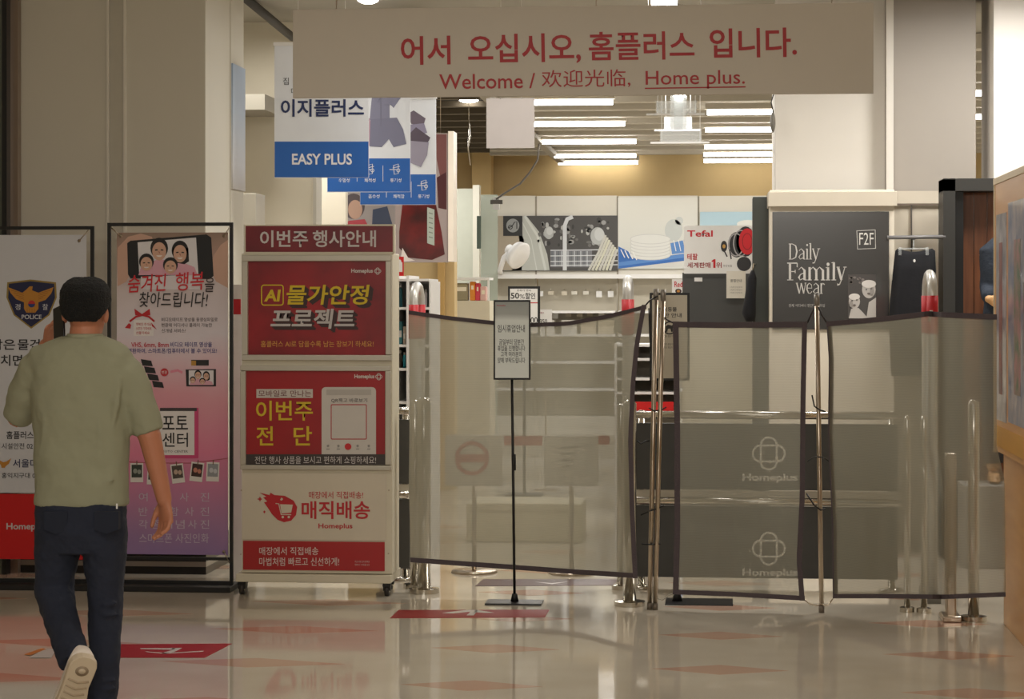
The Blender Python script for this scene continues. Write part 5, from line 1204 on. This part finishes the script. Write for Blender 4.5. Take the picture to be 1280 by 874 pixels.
# ================================================================ MANNEQUIN at the dark doorway
MY = 13.95
def skin_body(parts_fn, name, root, mat, voxel, smooth=6, **kw):
    m_ = MB(); m_.mat(mat); parts_fn(m_); o = m_.build(name, root)
    r = o.modifiers.new('remesh', 'REMESH'); r.mode = 'VOXEL'; r.voxel_size = voxel; r.use_smooth_shade = True
    s_ = o.modifiers.new('smooth', 'SMOOTH'); s_.factor = .6; s_.iterations = smooth
    for k_, v_ in kw.items(): o[k_] = v_
    return o
SKIN = M(186, 122, 92, .5, nz=.08, scale=14, name='skin')
def capsule(m_, pts, rs, n=16):
    pts = [Vector(p) for p in pts]
    m_.tube(pts, rs, n); m_.ball(pts[0], rs[0], n, 10); m_.ball(pts[-1], rs[-1], n, 10)
def hand(m_, wrist, d, side_v, back, s=1.0, curl=.5):
    """palm + five fingers; d = direction of fingers, side_v = thumb side, back = back of hand normal"""
    d = Vector(d).normalized(); sv = Vector(side_v); sv = (sv - d * sv.dot(d)).normalized(); b = Vector(back); b = (b - d * b.dot(d) - sv * b.dot(sv)).normalized()
    w_ = Vector(wrist)
    rings = []
    for f, hw, th in ((-.01, .026, .021), (.02, .030, .018), (.055, .038, .016), (.088, .040, .014)):
        c = w_ + d * f * s
        rings.append([c + sv * hw * s * math.cos(a_) + b * th * s * math.sin(a_) for a_ in [k * math.pi / 8 for k in range(16)]])
    m_.ring_loft(rings)
    for i, (off, ln) in enumerate(((.029, .072), (.010, .080), (-.010, .074), (-.028, .058))):
        p = w_ + d * .085 * s + sv * off * s; pts = [p - d * .015 * s]; dd = d.copy()
        for q, seg in enumerate((.45, .32, .23)):
            ang = curl * (.5 + .45 * q) + .08 * i
            dd = (d * math.cos(ang) - b * math.sin(ang)).normalized()
            p = p + dd * ln * seg * s; pts.append(p)
        capsule(m_, pts, [.0092 * s, .009 * s, .0085 * s, .0075 * s], 10)
    p = w_ + d * .02 * s + sv * .024 * s; pts = [p]
    for q, (seg, ang) in enumerate(((.036, .55), (.030, .25), (.024, .05))):
        p = p + (d * math.cos(ang) + sv * math.sin(ang) - b * .35).normalized() * seg * s; pts.append(p)
    capsule(m_, pts, [.014 * s, .011 * s, .0095 * s, .0085 * s], 10)
t = thing('shop_mannequin', 'mannequin in a dark denim shirt standing half behind the wooden partition', 'mannequin', (xw(1262, MY), MY, .5))
Mx = xw(1262, MY)
def mann(m_):
    sh = 1.96
    m_.hloft([((Mx, MY, 1.42), .15, .10), ((Mx, MY, 1.55), .13, .09), ((Mx, MY, 1.75), .16, .10), ((Mx, MY, 1.92), .17, .09), ((Mx, MY, 2.02), .07, .06), ((Mx, MY, 2.10), .05, .05)], 24)
    m_.ball((Mx, MY - .01, 2.22), (.075, .095, .115), 20, 14)
    for s_ in (-1, 1): capsule(m_, [(Mx + s_ * .09, MY, 1.42), (Mx + s_ * .10, MY, 1.0), (Mx + s_ * .10, MY, .60)], [.055, .05, .04]); m_.hloft([((Mx + s_ * .10, MY - .05, .51), .04, .11), ((Mx + s_ * .10, MY - .04, .56), .035, .08)], 16)
    m_.ball((Mx, MY - .105, 2.21), (.012, .02, .02))
    for s_ in (-1, 1):
        el = Vector((Mx + s_ * .19, MY + .03, 1.66)) if s_ > 0 else P(1236, 360, MY)
        wr = Vector((Mx + s_ * .05, MY - .17, 1.62)) if s_ > 0 else P(1236, 374, MY - .14)
        capsule(m_, [(Mx + s_ * .15, MY, 1.90), el, wr], [.034, .034, .024]); hand(m_, wr, (.55, -.3, -.3), (0, -.2, 1), (-s_ * .3, -1, .2) if s_ > 0 else (-.6, -.6, .2), .9, .9)
skin_body(mann, 'body', t, M(206, 160, 110, .5), .007, 3)
def mshirt(m_):
    m_.hloft([((Mx, MY, 1.46), .17, .12), ((Mx, MY, 1.6), .155, .115), ((Mx, MY, 1.8), .18, .12), ((Mx, MY, 1.93), .185, .105), ((Mx, MY, 2.02), .08, .075)], 28)
    capsule(m_, [(Mx + .17, MY, 1.93), (Mx + .19, MY + .03, 1.66), (Mx + .10, MY - .10, 1.63)], [.065, .056, .045])
    capsule(m_, [P(1240, 324, MY), P(1237, 360, MY), P(1236, 370, MY - .10)], [.066, .062, .048])
skin_body(mshirt, 'denim_shirt', t, M(36, 44, 56, .85, bump=.3, bscale=40), .009, 3)
def mjeans(m_):
    m_.hloft([((Mx, MY, 1.3), .165, .115), ((Mx, MY, 1.47), .155, .11)], 24)
    for s_ in (-1, 1): m_.hloft([((Mx + s_ * .10, MY, .62), .06, .065), ((Mx + s_ * .10, MY, 1.0), .075, .08), ((Mx + s_ * .085, MY, 1.36), .095, .105)], 20)
skin_body(mjeans, 'trousers', t, M(60, 58, 60, .85), .01, 3)
MB().mat(M(150, 148, 142, .5)).box(Mx - .3, Mx + .3, MY - .25, MY + .15, 0, .5).build('plinth', t, bevel=.006)

# ================================================================ THE WALKING MAN
YM = FY(125, 893)
def H(px, py, dy=0): return P(px, py, YM + dy)
k_ = YM / F
t = thing('person', 'man in an olive T-shirt walking away with a phone at his ear', 'person', FP(125, 893))
HC = H(107, 386, .01)
def man(m_):
    # head: skull, jaw, face features (he faces away from the camera, +Y)
    m_.ball(HC + Vector((0, 0, .008)), (.077, .096, .10), 24, 16)
    m_.hloft([(HC + Vector((0, .045, -.125)), .03, .03), (HC + Vector((0, .035, -.105)), .052, .058), (HC + Vector((0, .022, -.06)), .066, .075), (HC + Vector((0, .01, 0)), .072, .088)], 24)
    m_.tube([HC + Vector((0, .09, .015)), HC + Vector((0, .118, -.028))], [.009, .014], 10); m_.ball(HC + Vector((0, .112, -.03)), (.017, .014, .011))
    m_.ball(HC + Vector((0, .088, -.066)), (.024, .016, .010)); m_.ball(HC + Vector((0, .088, -.10)), (.022, .016, .014))
    m_.ball(HC + Vector((0, .085, .02)), (.05, .018, .010))
    for s_ in (-1, 1):
        c = HC + Vector((s_ * .081, .0, -.028)); m_.ball(c, (.010, .019, .031), 14, 10); m_.ball(c + Vector((s_ * .006, -.008, .004)), (.008, .010, .028), 12, 8)
        m_.ball(HC + Vector((s_ * .045, .068, -.04)), (.022, .02, .02))
    m_.tube([HC + Vector((0, .015, -.05)), HC + Vector((0, -.012, -.11)), H(106, 436, 0)], [.06, .061, .066], 20)
    # torso core, hips
    m_.hloft([(H(103, 655), .15, .10), (H(103, 620), .145, .10), (H(103, 570), .14, .095), (H(103, 500), .165, .105), (H(104, 462), .15, .09), (H(105, 440), .09, .065)], 28)
    # legs
    capsule(m_, [H(74, 660), H(69, 742, .01), H(91, 815, -.18)], [.07, .045, .03]); capsule(m_, [H(131, 660), H(131, 760, .02), H(127, 862, 0)], [.07, .045, .038])
    # arms
    capsule(m_, [H(148, 474), H(187, 545, .02), H(205, 624, .05)], [.05, .046, .031]); capsule(m_, [H(58, 472), H(22, 524, .10), H(58, 432, .20)], [.05, .042, .03])
    # relaxed right hand
    hand(m_, H(206, 624, .05), (.06, .04, -1), (-.75, .6, 0), (.6, .75, 0), 1.06, .8)
    # left hand on the phone
    hand(m_, H(59, 430, .20), (.28, -.45, 1), (.2, .9, .35), (-1, -.2, .2), .95, .75)
skin_body(man, 'body', t, SKIN, .0042, 4)
# eyes (seen from the front only)
for s_ in (-1, 1):
    MB().mat(M(232, 228, 222, .3)).ball(HC + Vector((s_ * .032, .080, -.004)), .012).build('eye', t)
# hair
HAIR = M(9, 8, 8, .8, bump=.8, bscale=160, nz=.3, scale=80, name='black_hair')
def hair(m_):
    for py, cx, hw, dy, ry in ((0, 0, 0, 0, 0),): pass
    secs = []
    for py, cx, hwpx, yb, yf in ((346.5, 106, 14, -.035, .03), (350, 106, 22, -.065, .06), (356, 106, 28, -.09, .085), (366, 106, 31.5, -.108, .10), (378, 106.5, 32, -.11, .095), (388, 107, 30, -.104, .02), (394, 107, 26.5, -.096, -.015), (399, 107, 22, -.088, -.02), (402, 107, 19, -.082, -.03)):
        c = H(cx, py); secs.append((Vector((c.x, HC.y + (yb + yf) / 2, c.z)), hwpx * k_ * 1.0, (yf - yb) / 2))
    m_.hloft(list(reversed(secs)), 32, 2.25)
ho = skin_body(hair, 'hair', t, HAIR, .006, 2)
tex = bpy.data.textures.new('hair_noise', 'CLOUDS'); tex.noise_scale = .012; dm = ho.modifiers.new('tufts', 'DISPLACE'); dm.texture = tex; dm.strength = .008; dm.texture_coords = 'LOCAL'
# T-shirt
SHIRT = M(150, 149, 124, .9, nz=.06, scale=5, bump=.25, bscale=14, name='olive_cotton')
def shirt(m_):
    S_ = []
    for py, cx, hw, rb in ((632, 101, 61, .118), (615, 101.5, 60.5, .118), (580, 102, 61, .118), (545, 102, 62, .12), (510, 102.5, 64, .125), (480, 103.5, 66, .128), (462, 103, 68, .124), (450, 101.5, 69, .115), (441, 100.5, 67, .103), (434, 100, 61, .094), (428, 101.5, 50, .085), (423, 103.5, 36, .077), (418.5, 105, 24, .072)):
        S_.append((H(cx, py, 0), hw * k_, rb))
    m_.hloft(S_, 44, 2.4)
    for A, B, C, r0, r1, r2 in ((H(153, 464), H(172, 498, .01), H(187, 541, .02), .080, .072, .060), (H(50, 460), H(33, 492, .05), H(22, 524, .10), .078, .074, .060)):
        m_.ball(A, r0 * .9, 20, 12); m_.tube([A, B, C], [r0, r1, r2], 24)
    # soft drape folds
    for (x0, y0), (x1, y1), d0, r in (((92, 470), (80, 560), -.112, .016), ((122, 480), (128, 590), -.112, .015), ((150, 470), (140, 540), -.10, .018), ((60, 480), (52, 570), -.10, .018), ((60, 610), (150, 600), -.106, .012)):
        m_.tube([H(x0, y0, d0 + .012), H((x0 + x1) / 2, (y0 + y1) / 2, d0 + .004), H(x1, y1, d0 + .012)], [r * .3, r, r * .3], 12)
so = skin_body(shirt, 't_shirt', t, SHIRT, .0075, 14)
tx = bpy.data.textures.new('cloth_noise', 'CLOUDS'); tx.noise_scale = .12; dm = so.modifiers.new('drape', 'DISPLACE'); dm.texture = tx; dm.strength = .022; dm.texture_coords = 'LOCAL'
a_ = H(106, 419, 0)
MB().mat(SHIRT).ring_loft([[(a_.x + (21.5 + q) * k_ * math.cos(x_), a_.y + (.071 + q * .002) * math.sin(x_), a_.z + dz) for x_ in [i * math.pi / 16 for i in range(32)]] for q, dz in ((1, -.01), (1.6, .0), (.4, .006), (-1, .002))], False).build('neck_ribbing', t)
c = H(147, 632, -.10)
MB().mat(WHITE).box(c.x - .003, c.x + .003, c.y - .012, c.y - .008, c.z - .012, c.z + .008).build('hem_tag', t)
# jeans
JEAN = M(33, 38, 54, .88, nz=.22, scale=7, bump=.35, bscale=22, name='dark_denim')
def jeans(m_):
    m_.hloft([(H(101.5, 690, 0), 55 * k_, .10), (H(101, 665, 0), 58 * k_, .118), (H(101, 640, 0), 58.5 * k_, .118), (H(101, 618, 0), 57 * k_, .108)], 40, 2.5)
    def leg(secs):
        rings = []
        for i, (px, py, dy, hw, rd) in enumerate(secs):
            c = H(px, py, dy); nxt = H(*secs[min(i + 1, len(secs) - 1)][:3]); prv = H(*secs[max(i - 1, 0)][:3])
            d_ = (nxt - prv).normalized(); a = (Vector((1, 0, 0)) - d_ * d_.x).normalized(); b = d_.cross(a)
            rings.append([c + a * hw * k_ * math.cos(q) + b * rd * math.sin(q) for q in [j * math.pi / 16 for j in range(32)]])
        m_.ring_loft(rings)
    leg([(73, 650, 0, 29, .10), (72, 690, .01, 29, .10), (69, 720, .015, 25.5, .085), (68, 742, .01, 24.5, .078), (74, 765, -.045, 22.5, .070), (82, 792, -.12, 21, .064), (90, 815, -.18, 20, .060), (93, 830, -.215, 19.5, .058)])
    leg([(131, 650, 0, 28.5, .10), (131, 690, .01, 28, .098), (131, 730, .02, 23.5, .08), (132, 765, .02, 21, .074), (131, 800, .01, 20.5, .068), (129, 835, 0, 20.5, .066), (127, 868, 0, 20, .066), (127, 879, 0, 20.5, .068)])
    for (px, py, dy, hw) in ((71, 748, -.065, 18), (72, 741, -.062, 16), (132, 770, -.052, 18), (131, 756, -.056, 17), (130, 852, -.060, 17), (129, 862, -.062, 17), (88, 812, -.235, 15)):
        m_.tube([H(px - hw, py + 3, dy + .02), H(px, py, dy), H(px + hw, py - 2, dy + .02)], [.004, .011, .004], 8)
jo = skin_body(jeans, 'jeans', t, JEAN, .007, 4)
dm = jo.modifiers.new('creases', 'DISPLACE'); tx2 = bpy.data.textures.new('denim_noise', 'CLOUDS'); tx2.noise_scale = .06; dm.texture = tx2; dm.strength = .014; dm.texture_coords = 'LOCAL'
for x0, x1, y0, y1 in ((55, 84, 640, 668), (118, 148, 640, 668)):
    m_ = MB(); m_.mat(M(30, 35, 50, .9))
    m_.prism([H(x0, y1 - 6, -.118), H((x0 + x1) / 2, y1, -.118), H(x1, y1 - 6, -.118), H(x1, y0, -.122), H(x0, y0, -.122)], .03); m_.build('back_pocket', jo)
# shoes
SOLE = M(214, 196, 170, .6); UPP = M(238, 226, 214, .6, bump=.1)
def shoe(R, pos, sc_=1.05):
    o = bpy.data.objects.new('shoe', None); COL.objects.link(o); o.parent = t; o.location = Vector(pos) - t.location; o.rotation_euler = R; o.scale = (sc_ * 1.16, sc_, sc_)
    def loc_build(m_, n_, mods=False):
        me = bpy.data.meshes.new(n_); ob = bpy.data.objects.new(n_, me); me.from_pydata(m_.v, [], m_.f)
        for q in m_.mats: me.materials.append(q)
        me.polygons.foreach_set('material_index', m_.mi); me.polygons.foreach_set('use_smooth', m_.smooth); me.update(); ob.parent = o; COL.objects.link(ob)
        if mods:
            s_ = ob.modifiers.new('sub', 'SUBSURF'); s_.levels = 1; s_.render_levels = 2
    prof = [(-.064, .012, 0), (-.058, .024, 0), (-.046, .034, 0), (-.03, .038, 0), (0, .038, 0), (.05, .036, 0), (.10, .040, .004), (.15, .046, .006), (.19, .044, .004), (.215, .030, 0), (.225, .012, 0)]
    m_ = MB(); m_.mat(SOLE); rings = []
    n = 40
    def outline(sc, z):
        L_ = [(x_ + hw * sc, y_, z) for y_, hw, x_ in prof]; R__ = [(x_ - hw * sc, y_, z) for y_, hw, x_ in reversed(prof)]
        return L_ + R__
    m_.ring_loft([outline(.93, 0), outline(1.03, .004), outline(1.05, .022), outline(1.0, .028)], sm=False); loc_build(m_, 'sole')
    m_ = MB(); m_.mat(UPP)
    m_.ring_loft([outline(1.0, .026), outline(.98, .045), [(x_ * .86, y_ * .97, z) for x_, y_, z in [(q[0], q[1], .062 if q[1] > .12 else .075) for q in outline(.95, 0)]],
        [(x_ * .8, -.045 + (y_ + .055) * .62, z) for x_, y_, z in [(q[0], q[1], .10 if q[1] > .05 else .105) for q in outline(.86, 0)]]]); loc_build(m_, 'upper', True)
    m_ = MB(); m_.mat(M(160, 140, 116, .7))
    m_.tube([(0, -.012, .0015), (0, -.012, -.0015)], .019, 18); loc_build(m_, 'heel_disc')
    m_ = MB(); m_.mat(SOLE); m_.tube([(0, -.012, .0), (0, -.012, -.0025)], .010, 14); loc_build(m_, 'heel_button')
    for i in range(7):
        m_ = MB(); m_.mat(M(178, 158, 132, .7)); y = .03 + i * .025; w2 = .030 if y < .15 else .026
        m_.tube([(-w2, y - .006, .0), (0, y + .004, -.001), (w2, y - .006, .0)], .004, 6); loc_build(m_, 'tread_rib')
    m_ = MB(); m_.mat(UPP); 
    for i in range(4): m_.tube([(-.022, .07 + i * .018, .088 - i * .006), (.022, .07 + i * .018, .088 - i * .006)], .003, 6)
    loc_build(m_, 'laces')
# lifted left shoe: toe down, sole towards the viewer
hp = H(101, 843, -.27)
shoe((math.radians(-64), math.radians(13), math.radians(30)), hp, 1.16)
rp = FP(126, 893); shoe((0, 0, math.radians(16)), (rp.x - .01, rp.y + .02, .0015))
# phone
tp = thing('mobile_phone', 'black phone held against the left ear of the walking man', 'phone', H(74, 417, .01))
m_ = MB(); m_.mat(M(16, 16, 20, .3)); m_.box(-.005, .005, -.036, .036, -.075, .075)
me = bpy.data.meshes.new('case'); me.from_pydata(m_.v, [], m_.f); me.materials.append(M(16, 16, 20, .3)); ob = bpy.data.objects.new('case', me); ob.parent = tp; COL.objects.link(ob)
ob.location = H(74, 406, .02) - tp.location; ob.rotation_euler = (math.radians(-16), math.radians(8), math.radians(48))
bv = ob.modifiers.new('b', 'BEVEL'); bv.width = .003; bv.segments = 2
m_ = MB(); m_.mat(M(40, 44, 54, .1)); m_.box(.0051, .0056, -.033, .033, -.070, .070)
me = bpy.data.meshes.new('screen'); me.from_pydata(m_.v, [], m_.f); me.materials.append(M(40, 44, 54, .1)); ob2 = bpy.data.objects.new('screen', me); ob2.parent = ob; COL.objects.link(ob2)
